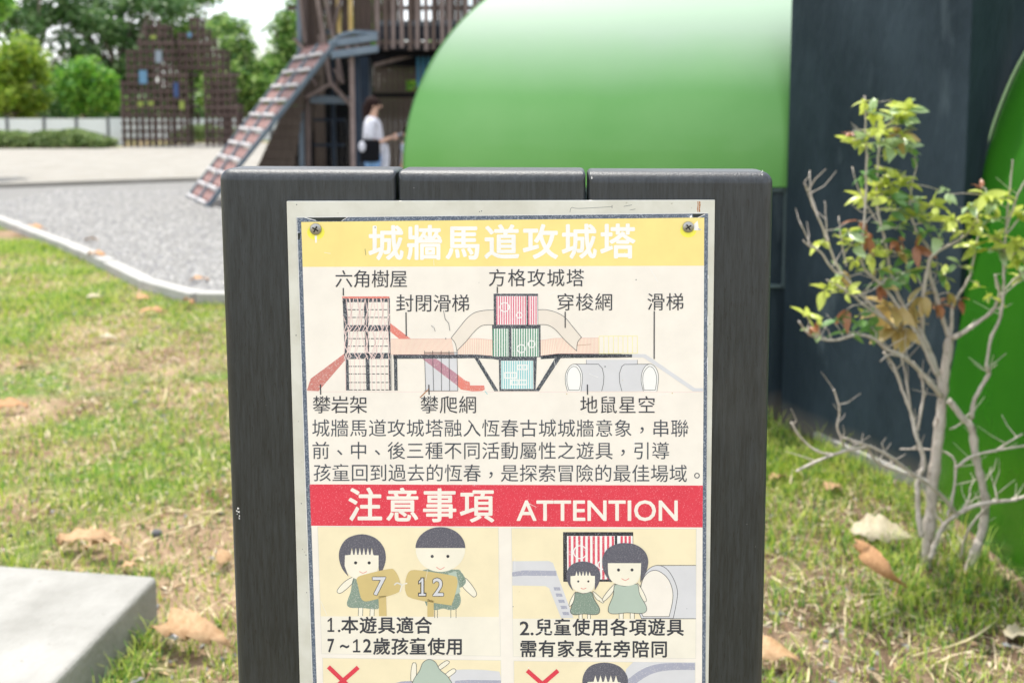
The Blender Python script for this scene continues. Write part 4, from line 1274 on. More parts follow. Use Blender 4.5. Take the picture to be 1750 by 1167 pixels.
# leaves: a few meshes shared
lc = {'lime': ((0.50, 0.58, 0.07), (0.62, 0.67, 0.18)), 'green': ((0.10, 0.24, 0.06), (0.17, 0.34, 0.09)), 'pale': ((0.30, 0.42, 0.18), (0.42, 0.54, 0.30)),
      'red': ((0.36, 0.13, 0.06), (0.52, 0.24, 0.14)), 'tan': ((0.50, 0.42, 0.17), (0.48, 0.30, 0.10))}
LM = {k: mat('leaf_' + k, c[0], 0.32, c[1], 30, trans=0.4, spec=0.6) for k, c in lc.items()}
def leaf_mesh(name, m_, L=1.0, wd=0.42, curl=0.5, fold=0.25, nl=6, twist=0.0, wavy=0.0, sd_=1):
    rr_ = random.Random(sd_)
    V, Fs = [], []
    for i in range(nl + 1):
        t_ = i / nl
        w = wd * 0.5 * math.sin(math.pi * min(1, t_ ** 0.8 * 0.97 + 0.03)) ** 0.8 if 0 < i < nl else 0.015
        x = L * (math.sin(curl * t_) / curl if curl else t_)
        z = L * ((math.cos(curl * t_) - 1) / curl if curl else 0)
        wv = wavy * rr_.uniform(-1, 1)
        for s_ in (-1, 0, 1):
            tw = twist * t_
            y = s_ * w
            zz_ = abs(s_) * w * fold + wv * s_
            V.append((x, y * math.cos(tw) - zz_ * math.sin(tw), z + y * math.sin(tw) + zz_ * math.cos(tw)))
    for i in range(nl):
        for k in (0, 1): Fs.append((i * 3 + k, i * 3 + k + 1, (i + 1) * 3 + k + 1, (i + 1) * 3 + k))
    return MB().add(V, Fs).mesh(name, m_, True)
LMesh = {k: [leaf_mesh('leaf', m_, 1, random.uniform(.36, .5), random.uniform(.3, 1.1), random.uniform(.1, .4), twist=random.uniform(-.5, .5)) for _ in range(3)] for k, m_ in LM.items()}
clusters = [  # centre u, v, spread u, v, number, colours, mean length px
    (1478, 172, 20, 8, 9, 'lime', 30), (1520, 172, 18, 10, 9, 'lime', 32), (1548, 185, 18, 10, 8, 'lime lime pale', 32), (1490, 192, 16, 8, 7, 'lime pale', 26), (1530, 205, 26, 14, 10, 'lime', 32),
    (1555, 208, 12, 6, 4, 'pale', 28), (1505, 222, 18, 10, 7, 'lime', 28), (1540, 232, 16, 6, 5, 'lime tan', 28), (1458, 240, 10, 6, 4, 'lime', 24), (1480, 246, 18, 8, 7, 'lime lime pale', 28),
    (1484, 228, 6, 12, 3, 'lime green', 24), (1515, 248, 16, 8, 6, 'pale pale lime', 30), (1545, 255, 12, 10, 5, 'pale', 34), (1562, 270, 6, 8, 2, 'green', 26), (1518, 266, 10, 4, 3, 'lime', 20),
    (1484, 268, 6, 10, 3, 'green', 24), (1452, 228, 9, 4, 4, 'red', 14), (1516, 290, 14, 7, 6, 'lime', 26), (1542, 302, 10, 8, 5, 'lime', 28), (1478, 300, 10, 8, 5, 'green pale', 24),
    (1512, 316, 22, 10, 10, 'lime', 32), (1545, 316, 8, 10, 4, 'lime', 30), (1480, 338, 16, 5, 5, 'lime', 28), (1520, 338, 24, 10, 9, 'green green lime', 30), (1562, 345, 22, 10, 9, 'pale lime green', 28),
    (1590, 352, 12, 8, 6, 'lime', 26), (1608, 326, 5, 4, 2, 'pale', 26), (1620, 332, 6, 4, 2, 'pale', 24), (1530, 360, 20, 8, 7, 'green pale lime', 28), (1560, 370, 16, 8, 5, 'lime', 30),
    (1595, 370, 14, 5, 4, 'lime', 28), (1576, 382, 10, 6, 3, 'pale', 34), (1635, 378, 24, 10, 12, 'lime', 30), (1670, 380, 14, 8, 6, 'lime', 26), (1605, 404, 12, 10, 3, 'pale', 36),
    (1530, 390, 20, 10, 9, 'pale green', 30), (1470, 378, 12, 6, 3, 'red', 26), (1483, 402, 5, 10, 2, 'red', 34), (1450, 396, 12, 10, 5, 'lime pale green', 26), (1436, 405, 8, 8, 4, 'lime', 24),
    (1458, 420, 14, 8, 5, 'pale lime', 26), (1405, 412, 8, 6, 4, 'lime', 24), (1500, 415, 16, 10, 6, 'green lime', 26), (1535, 412, 10, 5, 3, 'red red lime', 26), (1568, 424, 14, 5, 3, 'red', 32),
    (1555, 440, 16, 8, 6, 'pale green', 28), (1530, 432, 14, 8, 5, 'lime tan', 26), (1490, 434, 12, 8, 5, 'lime', 26), (1462, 445, 10, 6, 4, 'lime', 24), (1500, 460, 20, 10, 7, 'green tan lime', 26),
    (1550, 465, 16, 8, 6, 'green lime', 28), (1440, 468, 12, 8, 4, 'tan pale', 30), (1600, 450, 12, 6, 3, 'lime', 22), (1640, 455, 12, 6, 3, 'lime pale', 24),
    (1684, 335, 16, 8, 7, 'lime pale', 28), (1712, 338, 12, 8, 5, 'lime', 28), (1694, 350, 12, 6, 4, 'pale', 28), (1678, 320, 8, 5, 3, 'red', 18), (1660, 352, 10, 8, 4, 'pale lime', 26),
    (1700, 408, 16, 8, 6, 'lime', 30), (1730, 412, 16, 8, 6, 'lime', 32), (1745, 425, 12, 8, 5, 'lime pale', 30), (1715, 430, 14, 6, 4, 'pale lime', 26), (1690, 425, 10, 6, 3, 'lime', 24),
    (1745, 470, 10, 10, 4, 'pale lime', 26), (1738, 362, 12, 10, 6, 'lime', 28), (1700, 372, 14, 10, 6, 'lime pale', 28), (1660, 420, 14, 10, 6, 'lime green', 28), (1640, 400, 14, 8, 5, 'lime', 28), (1610, 470, 12, 8, 5, 'lime green', 26), (1740, 445, 12, 8, 5, 'lime', 28), (1575, 400, 14, 8, 5, 'lime green', 28), (1410, 495, 14, 8, 5, 'lime', 30), (1445, 500, 10, 6, 4, 'lime', 26), (1448, 528, 5, 12, 2, 'red', 34), (1470, 535, 8, 8, 3, 'lime green', 22),
    (1432, 548, 12, 6, 3, 'green', 34), (1455, 568, 14, 6, 3, 'green', 38), (1490, 560, 12, 10, 4, 'green', 30), (1378, 540, 10, 5, 4, 'lime lime pale', 26), (1398, 550, 10, 6, 4, 'lime lime red', 26),
    (1392, 572, 6, 10, 2, 'pale', 26), (1383, 560, 5, 5, 2, 'red', 16), (1520, 525, 16, 10, 4, 'tan', 44), (1555, 522, 16, 8, 3, 'tan', 44), (1540, 560, 12, 14, 5, 'tan', 50),
    (1505, 490, 16, 12, 7, 'green tan red', 28), (1580, 508, 10, 8, 3, 'tan', 30), (1600, 520, 12, 8, 4, 'red', 26), (1622, 500, 10, 6, 3, 'tan lime', 26), (1642, 512, 6, 6, 2, 'red', 26),
    (1690, 508, 10, 6, 4, 'lime', 22), (1675, 490, 8, 6, 3, 'lime', 20), (1530, 480, 14, 8, 5, 'green pale', 26)]
twig = MB()
leaves_ = []
nleaf = 0
for (cu, cv, su, sv, n, colsx, ln) in clusters:
    cc = W(cu, cv, YT)
    near = min(bpts, key=lambda p: (p.x - cc.x) ** 2 + (p.z - cc.z) ** 2)
    yy = near.y + random.uniform(-.03, .03)
    c3 = W(cu, cv, yy)
    mid = near.lerp(c3, .5) + Vector((random.uniform(-.01, .01), random.uniform(-.01, .01), .004))
    twig.tube([near, mid, c3], [.0022, .0018, .0013], 4)
    cols_ = colsx.split()
    for i in range(int(n * 1.6)):
        p = W(cu + random.gauss(0, su * .55), cv + random.gauss(0, sv * .55), yy + random.gauss(0, .022))
        if p.z > W(1500, 176, yy).z: continue
        L = ln * 1.2 * random.uniform(.7, 1.15) / F * YT
        dv = (p - c3)
        base_ = c3.lerp(p, 0.45)
        az = math.atan2(dv.y + random.gauss(0, .01), dv.x + random.gauss(0, .006))
        if random.random() < .3: az = random.uniform(0, 2 * math.pi)
        k = random.choice(cols_)
        M = Matrix.Rotation(az, 3, 'Z') @ Matrix.Rotation(random.gauss(-0.12, .42) + (.9 if k in ('tan', 'red') and random.random() < .5 else 0), 3, 'Y') @ Matrix.Rotation(random.gauss(0, .55), 3, 'X')
        nleaf += 1
        twig.tube([c3, base_], .0009, 3)
        leaves_.append((L, random.choice(LMesh[k]), base_, M))
leaves_.sort(key=lambda q: -q[0])
for L, me, base_, M in leaves_[:295]: place('leaf', me, sap, base_, M, (L, L, L))
rest = MB()                                        # the smallest leaves, past the limit of single parts
ms_ = [LM[k] for k in LM]
for L, me, base_, M in leaves_[295:]:
    rest.add([base_ + M @ (v.co * L) for v in me.vertices], [tuple(p.vertices) for p in me.polygons], ms_.index(me.materials[0]))
tag(rest.build('small_leaves', ms_, sap, smooth=True), kind='stuff')
tag(twig.build('twigs', m_bark, sap), kind='stuff')

# ------------------------------------------------------------------ fallen leaves, stalks
m_dead = [mat('dead_leaf_tan', (0.36, 0.21, 0.10), 0.7, (0.50, 0.33, 0.18), 12, trans=0.12, col3=(0.30, 0.16, 0.07), scale3=40, lo3=.6, hi3=.72),
          mat('dead_leaf_cream', (0.38, 0.33, 0.22), 0.7, (0.50, 0.44, 0.31), 12, trans=0.1, col3=(0.45, 0.34, 0.2), scale3=30, lo3=.6, hi3=.75),
          mat('dead_leaf_brown', (0.34, 0.17, 0.07), 0.7, (0.50, 0.28, 0.13), 20, trans=0.1)]
def dead(u, v, L, wd, az, k, curl, lab, lift=0.02, roll=0.0, z=0.0, fold=.35, pitch=0.0):
    me = leaf_mesh('fallen_leaf', m_dead[k], 1, wd, curl, fold, 12, twist=random.uniform(-.5, .6), wavy=.09, sd_=int(u))
    o = bpy.data.objects.new('fallen_leaf', me)
    COL.objects.link(o)
    p = G(u, v, z)
    M = Matrix.Rotation(R(az), 3, 'Z') @ Matrix.Rotation(-curl / 2 * .9 + R(pitch), 3, 'Y') @ Matrix.Rotation(R(roll), 3, 'X')
    o.location = p + Vector((-math.cos(R(az)) * L / 2, -math.sin(R(az)) * L / 2, lift))
    o.rotation_euler = M.to_euler()
    o.scale = (L, L, L)
    so = o.modifiers.new('t', 'SOLIDIFY'); so.thickness = .004
    tag(o, lab, 'leaf', 'dry fallen leaves')
dead(325, 1122, .26, .30, -28, 0, 1.0, 'large curled tan dead leaf between the concrete slab and the sign', .05, 20)
dead(150, 942, .20, .34, 5, 0, .8, 'tan dead leaf lying against the back edge of the concrete slab', .035, 15)
dead(190, 955, .16, .30, 14, 0, 1.2, 'narrow curled tan dead leaf overlapping another behind the slab', .045, -25)
dead(225, 978, .07, .4, 0, 0, .8, 'small tan dead leaf near the slab corner', .02)
dead(1508, 938, .21, .45, -24, 1, .7, 'large cream crumpled dead leaf left of the sapling stems', .045, 25)
dead(1492, 1030, .20, .26, -78, 2, 1.1, 'narrow orange brown dead leaf below the cream leaf', .15, 55, pitch=38)
dead(1318, 1150, .16, .42, -20, 0, 1.1, 'tan dead leaf close beside the right edge of the sign', .04, 20)
dead(1335, 828, .10, .5, 10, 0, .9, 'small tan dead leaf close to the right edge of the sign near the slate wall', .025)
dead(1425, 846, .09, .7, 40, 0, 1.1, 'small broken tan dead leaf in the grass in front of the slate wall', .03)
dead(20, 708, .17, .4, 12, 2, 1.1, 'brown curled dead leaf at the left edge of the lawn', .03, 20)
dead(324, 528, .16, .45, 115, 2, 1.0, 'brown dead leaf leaning against the kerb beside the sign', .05, 30)
dead(262, 541, .20, .3, 5, 2, .9, 'brown dead leaf lying below the kerb bend', .03, 20)
dead(245, 517, .12, .5, 20, 2, .9, 'small brown dead leaf close under the kerb', .03, 10)
dead(186, 586, .13, .45, 10, 1, 1.1, 'pale tan dead leaf in the middle of the left lawn', .03)
dead(163, 513, .15, .5, 10, 1, .6, 'flat whitish leaf on the lawn near the kerb', .02)
dead(166, 453, .22, .4, -25, 2, 1, 'brown dead leaf on the gravel against the kerb', .09, 10)
dead(60, 397, .30, .3, 0, 2, .8, 'long reddish brown leaf on the gravel at the far left', .04)
dead(342, 484, .16, .4, 25, 2, .8, 'brown leaf on the gravel next to the sign', .03)
dead(157, 415, .15, .5, 25, 0, .8, 'small orange leaf on the grey gravel', .03)
dead(386, 968, .10, .5, 80, 0, .8, 'tan dead leaf half hidden by the left edge of the sign', .03, 30)
dead(45, 628, .12, .4, 60, 2, 1.2, 'small dark brown leaf on the left lawn', .02)
dead(1420, 1085, .04, .5, 60, 1, .8, 'small whitish leaf scrap in the grass right of the sign', .015)
dead(1742, 1095, .10, .5, 20, 1, .8, 'grey white flake in the grass at the right edge', .02)
m_stalk = mat('dry_stalk', (0.62, 0.52, 0.30), 0.8, (0.72, 0.62, 0.40), 20)
for k, pts in enumerate([[(190, 937), (192, 915), (205, 900), (235, 893), (270, 877), (300, 872), (345, 875), (383, 873)], [(240, 930), (280, 915), (330, 897), (360, 880), (380, 868)],
            [(55, 885), (70, 875), (85, 862)], [(155, 890), (163, 905), (167, 925)], [(270, 700), (282, 680), (284, 660)], [(1705, 1060), (1650, 1095), (1560, 1120)], [(1318, 985), (1345, 1000), (1375, 1012)],
            [(1372, 1110), (1382, 1140), (1380, 1165)], [(1350, 1080), (1380, 1110)]]):
    P = [G(u, v, .02 + .02 * math.sin(i * 1.3 + k)) for i, (u, v) in enumerate(cat_rom(pts, 3))]
    o = MB().tube(P, .0028, 5).build('dry_stalk', m_stalk, origin=P[0])
    tag(o, ['long dry straw stalk looping towards the sign behind the slab', 'straight dry straw stalk beside the longest looping one', 'short dry stalk left behind the slab', 'short bent dry stalk above the tan leaves',
            'thin dry stalk standing mid lawn', 'long dry stalk right of the sapling foot', 'dry stalk touching the right side of the sign', 'short dry stalk near the bottom right leaf', 'short straw piece above the bottom right leaf'][k], 'stalk', 'dry grass stalks')
pb = MB().box(G(292, 1085, .03), (.05, .014, .012), Matrix.Rotation(R(-30), 3, 'Z')).build('paper_scrap', mat('white_paper', (.75, .75, .8), .7), bevel=.003)
tag(pb, 'small crumpled white paper scrap on the large tan leaf', 'litter')
# small dark pebble
pbm = MB(); c = G(268, 912, .012)
pbm.tube([c + Vector((-.02, 0, 0)), c + Vector((-.01, 0, .002)), c + Vector((.01, 0, .002)), c + Vector((.02, 0, 0))], [.004, .014, .014, .004], 7)
tag(pbm.build('pebble', st[2], smooth=True), 'small dark grey pebble in the lawn above the straw stalks', 'stone')

# ------------------------------------------------------------------ timber play tower with deck
m_dk = mat('dark_brown_timber', (0.060, 0.038, 0.030), 0.7, (0.105, 0.070, 0.056), 6, (4, 4, 0.5), bump=0.3, bscale=30)
m_dk2 = mat('grey_brown_timber', (0.13, 0.095, 0.085), 0.75, (0.21, 0.16, 0.145), 6, (4, 4, 0.5), bump=0.3, bscale=30)
m_br = mat('driftwood_branch', (0.16, 0.115, 0.10), 0.8, (0.27, 0.21, 0.19), 9, (2, 2, 0.6), bump=0.4, bscale=30)
m_steel = mat('blue_grey_steel', (0.10, 0.14, 0.18), 0.45, (0.14, 0.18, 0.22), 5)
m_navy = mat('navy_steel', (0.012, 0.022, 0.040), 0.6, (0.02, 0.036, 0.06), 5, spec=.25)
m_ylw = mat('ochre_board', (0.60, 0.42, 0.13), 0.6, (0.70, 0.52, 0.22), 6)
m_teal = mat('teal_slat', (0.008, 0.13, 0.24), 0.5)
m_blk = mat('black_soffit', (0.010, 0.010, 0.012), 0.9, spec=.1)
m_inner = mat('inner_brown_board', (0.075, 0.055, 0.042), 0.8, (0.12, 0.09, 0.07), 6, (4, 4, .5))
YT0 = 14.3
tw = thing('timber_play_tower', 'dark timber play tower with branch like struts, balcony slats and black underside', 'play tower', (0, YT0, 0))
def vb(name, u, v0, v1, wpx, Y, m_, depth=.09, lean=0):       # an upright bar
    a_, b_ = W(u, v0, Y), W(u + lean, v1, Y)
    MB().beam(a_, b_, wpx / F * Y, depth, (0, 1, 0)).build(name, m_, tw, origin=(a_ + b_) / 2)
def zb2(p): return p
def upright(name, u, ztop, zbot, wpx, Y, m_, depth=.09):
    x = (u - 875) / F * Y
    MB().box((x, Y, (ztop + zbot) / 2), (wpx / F * Y, depth, ztop - zbot)).build(name, m_, tw, bevel=.006, origin=(x, Y, zbot))
upright('post', 516, 5.2, 0, 8, 15.60, m_steel, .07)
upright('post', 527, 5.2, 0, 8, 15.68, m_dk2, .09)
upright('post', 571, 2.5, 0, 6, 15.9, m_navy, .06)
upright('post', 612, 2.3, 0, 9, 14.4, m_navy, .10)
upright('post', 626, 2.3, 0, 17, 15.3, m_navy, .25)
upright('post', 604, 2.3, 0, 7, 14.2, m_br, .07)
upright('post', 760, 2.35, 0, 9, 14.3, m_navy, .10)
upright('post', 850, 5.0, 0, 10, 14.3, m_dk2, .12)
upright('post', 850, 5.0, 0, 10, 18.0, m_dk2, .12)
# back walls of boards below the deck
for i in range(22):
    u = 534 + i * 9.2
    if 636 < u < 642: continue
    Yb = 17.0 if u < 604 else 18.2
    x = (u - 875) / F * Yb
    wb = 8.6 / F * Yb
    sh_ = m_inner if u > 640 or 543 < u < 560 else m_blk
    if 694 < u < 712:
        z0_, z1_ = W(u, 156, Yb).z, W(u, 138, Yb).z
        MB().box((x, Yb, z0_ / 2), (wb, .03, z0_)).build('wall_board', sh_, tw, origin=(x, Yb, 0))
        MB().box((x, Yb, (z1_ + 2.4) / 2), (wb, .03, 2.4 - z1_)).build('wall_board', sh_, tw, origin=(x, Yb, z1_))
        continue
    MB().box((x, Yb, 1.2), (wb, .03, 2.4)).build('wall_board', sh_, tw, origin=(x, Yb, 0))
MB().box((W(700, 163, 17.9).x, 17.9, W(700, 163, 17.9).z), (2.0, .08, .07)).build('wall_rail', m_blk, tw)
for v in (205, 248): MB().box((W(562, v, 15.9).x, 15.9, W(562, v, 15.9).z), (.5, .05, .04)).build('wall_rail', m_navy, tw)
# deck
zd = 2.33
x0d, x1d = W(566, 90, 14.2).x, 2.2
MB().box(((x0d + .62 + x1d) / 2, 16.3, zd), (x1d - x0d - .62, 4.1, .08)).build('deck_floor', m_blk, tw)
for i in range(6): MB().box(((x0d + x1d) / 2, 14.6 + i * .7, zd - .08), (x1d - x0d, .06, .08)).build('joist', m_blk, tw)
pA, pB, pC = W(640, 112, 14.8), W(750, 82, 14.6), 0
MB().beam(pA, pB, .06, .05).build('joist', m_dk2, tw)
pa, pb_ = W(566, 95, 14.0), W(645, 84, 14.2)
MB().beam(pa, pb_, .10, .17, (0, 1, 0)).build('fascia_beam', m_steel, tw, bevel=.01)
pa, pb_ = W(562, 76, 14.05), W(645, 64, 14.2)
MB().beam(pa, pb_, .10, .10, (0, 1, 0)).build('fascia_beam', m_steel, tw, bevel=.01)
MB().tube([W(*p) for p in ((566, 74, 14.3), (582, 62, 14.2), (603, 56, 14.15), (646, 58, 14.2))], .035, 7).build('handrail', m_steel, tw, smooth=True)
MB().box(((W(645, 70, 14.3).x + 2.2) / 2, 14.32, zd + .055), (2.2 - W(645, 70, 14.3).x, .10, .05)).build('fascia_beam', m_dk, tw)
MB().box(((W(645, 70, 14.3).x + 2.2) / 2, 14.42, zd + .24), (2.2 - W(645, 70, 14.3).x, .04, .27)).build('kick_board', m_navy, tw)
MB().box(((W(645, 70, 14.3).x + 2.2) / 2, 14.42, W(645, 40, 14.4).z), (2.2 - W(645, 70, 14.3).x, .05, .07)).build('guard_rail', m_steel, tw)
sl = MB().box((0, 0, 0), (.058, .045, 1.9)).mesh('baluster', m_dk2)
sl2 = MB().box((0, 0, 0), (.058, .045, 1.9)).mesh('baluster', m_dk)
i = 0
u = 648
while u < 960:
    x = (u - 875) / F * 14.28
    place('baluster', sl2 if i % 3 == 1 else sl, tw, (x, 14.27, zd - .03 + .95 + random.uniform(-.02, .02)), (0, random.uniform(-.01, .01), 0))
    u += 13.6
    i += 1
u = 535
i = 0
while u < 960:                       # boards of the far side of the balcony, some spaces left open
    i += 1
    if i not in (12, 18, 21, 22, 29):
        x = (u - 875) / F * 18.0
        hgt = 3.0
        MB().box((x, 18.0, zd + hgt / 2), (.093, .03, hgt)).build('screen_board', m_dk if i % 4 else m_inner, tw, origin=(x, 18, zd))
    u += 9.6
for z_ in (zd + .9, zd + 1.8): MB().box((-1.0, 17.95, z_), (6, .05, .08)).build('guard_rail', m_dk, tw)
MB().box((-.9, 16.2, 5.15), (6.2, 4.3, .10)).build('upper_roof', m_dk, tw)
# board facing of the upper left part
i = 0
u = 534
while u < 645:
    ylw_ = any(abs(u - q) < 4.5 for q in (588, 608, 629))
    x = (u - 875) / F * 15.72
    zb0 = 2.28 if u < 566 else 2.62
    if i % 5 != 3 or ylw_ or u > 575:
        MB().box((x, 15.72 - (.06 if ylw_ else 0), (zb0 + 5.1) / 2), (.068 if ylw_ else .083, .03, 5.1 - zb0)).build('facing_board', m_ylw if ylw_ else (m_dk, m_dk, m_inner)[i % 3], tw, origin=(x, 15.7, zb0))
    u += 10.0
    i += 1
for v in (18, 55): MB().beam(W(520, v, 15.8), W(575, v, 15.8), .05, .07).build('facing_rail', m_steel, tw)
# branch-like struts
def strut(pts, wpx, Y=14.15, m_=m_br):
    Y += 1.38
    P = [W(u, v, Y) for u, v in pts]
    for a_, b_ in zip(P, P[1:]):
        MB().beam(a_, b_, wpx / F * Y, .07, (0, 1, 0)).build('branch_strut', m_, tw, bevel=.008, origin=(a_ + b_) / 2)
strut([(565, 144), (540, -20)], 7)
strut([(565, 144), (524, 167)], 6, 14.12)
strut([(565, 142), (601, 181)], 7, 14.09)
strut([(586, 143), (553, -20)], 6, 14.2)
strut([(602, 290), (600, 110), (590, 60)], 6, 14.18)
strut([(522, 75), (512, -20)], 7, 14.2, m_dk2)
strut([(502, 66), (527, 92)], 5, 14.1)
strut([(586, 143), (572, 118)], 5, 14.1)
strut([(540, 125), (552, 88), (545, 60)], 6, 14.22, m_dk2)
strut([(530, 128), (541, 148)], 5, 14.1, m_dk2)
strut([(568, 60), (586, -20)], 5, 14.24, m_dk2)
strut([(575, 160), (578, 100), (583, 60)], 5, 14.25, m_dk2)
strut([(608, 100), (612, 62)], 5, 14.2, m_dk2)
MB().beam(W(531, 170, 15.6), W(598, 172, 15.6), .12, .09, (0, 1, 0)).build('lintel', m_steel, tw, bevel=.01)
# leaning timber side panel: boards lying one above the other up a slope
pan = []
for i in range(12):
    f0_, f1_ = i / 12, (i + 1) / 12
    zA, zB = 2.0 * f0_, 2.0 * f1_ - .006
    xb = W(414, 357, 15.6).x
    xt = W(514, 150, 15.6).x
    xa_, xb_ = xb + (xt - xb) * f0_, xb + (xt - xb) * f1_
    wA = .62 * (1 - f0_) + .12
    V = [(xa_, 15.55, zA), (xa_ + wA, 15.55, zA), (xb_ + wA - .03, 15.55, zB), (xb_, 15.55, zB)]
    V += [(p[0], 16.6, p[2]) for p in V]
    MB().add(V, [(0, 1, 2, 3), (7, 6, 5, 4), (1, 0, 4, 5), (2, 1, 5, 6), (3, 2, 6, 7), (0, 3, 7, 4)]).build('sloping_board', m_inner, tw)
for i in range(5):
    u = 716 + i * 8.6
    x = (u - 875) / F * 15.0
    MB().box((x, 15.0, 2.03), (.05, .03, .52)).build('blue_slat', m_teal, tw, origin=(x, 15, 2))
# the climbing ramp
m_red = mat('faded_red_board', (0.17, 0.085, 0.075), 0.7, (0.30, 0.17, 0.15), 8, bump=.1)
m_rope = mat('white_rope', (0.62, 0.60, 0.60), 0.8)
rm = thing('climbing_ramp', 'steep climbing ramp of faded red boards and white rope rungs leaning on the timber tower', 'climbing ramp', (-4.5, 15, 0))
base_r, top_r = Vector((-4.52, 14.65, 0.0)), W(575, 72, 14.0)
off = Vector((-0.78, 1.54, 0))
up_n = (top_r - base_r).cross(off).normalized()
if up_n.z < 0: up_n = -up_n
for k in (0, 1):
    MB().beam(base_r + off * k, top_r + off * k, .035, .07, up_n).build('side_rail', m_steel, rm, bevel=.01)
MB().beam(base_r + off * .5, top_r + off * .5, .05, .07, up_n).build('centre_rail', m_steel, rm)
NB = 11
for i in range(NB):
    f0_, f1_ = i / NB, (i + 1) / NB
    for h in (0, 1):
        g0, g1 = .05 + .5 * h, .45 + .5 * h
        for q in range(3):
            ga, gb = g0 + (g1 - g0) * q / 3 + .006, g0 + (g1 - g0) * (q + 1) / 3 - .006
            A = base_r.lerp(top_r, f0_ + .035) + off * ((ga + gb) / 2)
            B = base_r.lerp(top_r, f1_ - .010) + off * ((ga + gb) / 2)
            MB().beam(A, B, off.length * (gb - ga), .025, up_n).build('ramp_board', m_red, rm, origin=(A + B) / 2)
        kn = MB()
        for q in range(7):
            cpt = base_r.lerp(top_r, f0_ + .018) + off * (g0 + (g1 - g0) * (q + .5) / 7) + up_n * .04
            kn.tube([cpt - off * .022, cpt - off * .012, cpt + off * .012, cpt + off * .022], [.010, .028, .028, .010], 6)
        kn.build('rope_rung', m_rope, rm, smooth=True)

# ------------------------------------------------------------------ people under the deck
m_skin = mat('skin', (0.52, 0.32, 0.23), 0.6)
m_hairp = mat('dark_hair', (0.018, 0.009, 0.008), 0.85, spec=0.15)
m_shirt = mat('white_cotton', (0.50, 0.50, 0.55), 0.85, (0.60, 0.60, 0.65), 12, bump=.3, bscale=15)
m_black = mat('black_cloth', (0.008, 0.008, 0.010), 0.95, spec=.08)
m_denim = mat('light_denim', (0.16, 0.30, 0.52), 0.85)
m_grey = mat('grey_cotton', (0.42, 0.46, 0.55), 0.85)
def skin_mesh(name, chains, m_, parent, sub=2):
    V, E, Rd = [], [], []
    idx_ = {}
    for ch in chains:
        prev = None
        for (x, y, z, rx, ry) in ch:
            key = (round(x, 4), round(y, 4), round(z, 4))
            if key not in idx_:
                idx_[key] = len(V); V.append((x, y, z)); Rd.append((rx, ry))
            if prev is not None and prev != idx_[key]: E.append((prev, idx_[key]))
            prev = idx_[key]
    me = bpy.data.meshes.new(name)
    me.from_pydata(V, E, [])
    me.materials.append(m_)
    o = bpy.data.objects.new(name, me)
    COL.objects.link(o)
    o.parent = parent
    sk = o.modifiers.new('skin', 'SKIN'); sk.use_smooth_shade = True
    for i, (rx, ry) in enumerate(Rd):
        me.skin_vertices[0].data[i].radius = (rx, ry)
        me.skin_vertices[0].data[i].use_root = (i == 0)
    ss = o.modifiers.new('sub', 'SUBSURF'); ss.levels = sub; ss.render_levels = sub
    return o
def blob(name, c, r, m_, parent, n=14):
    V, Fs = [], []
    k = n // 2 + 1
    for i in range(k + 1):
        th = math.pi * i / k
        for j in range(n):
            V.append((c[0] + r[0] * math.sin(th) * math.cos(2 * math.pi * j / n), c[1] + r[1] * math.sin(th) * math.sin(2 * math.pi * j / n), c[2] + r[2] * math.cos(th)))
    for i in range(k):
        for j in range(n): Fs.append((i * n + j, (i + 1) * n + j, (i + 1) * n + (j + 1) % n, i * n + (j + 1) % n))
    o = MB().add(V, Fs)
    me = o.mesh(name, m_, True)
    ob = bpy.data.objects.new(name, me)
    COL.objects.link(ob); ob.parent = parent
    return ob
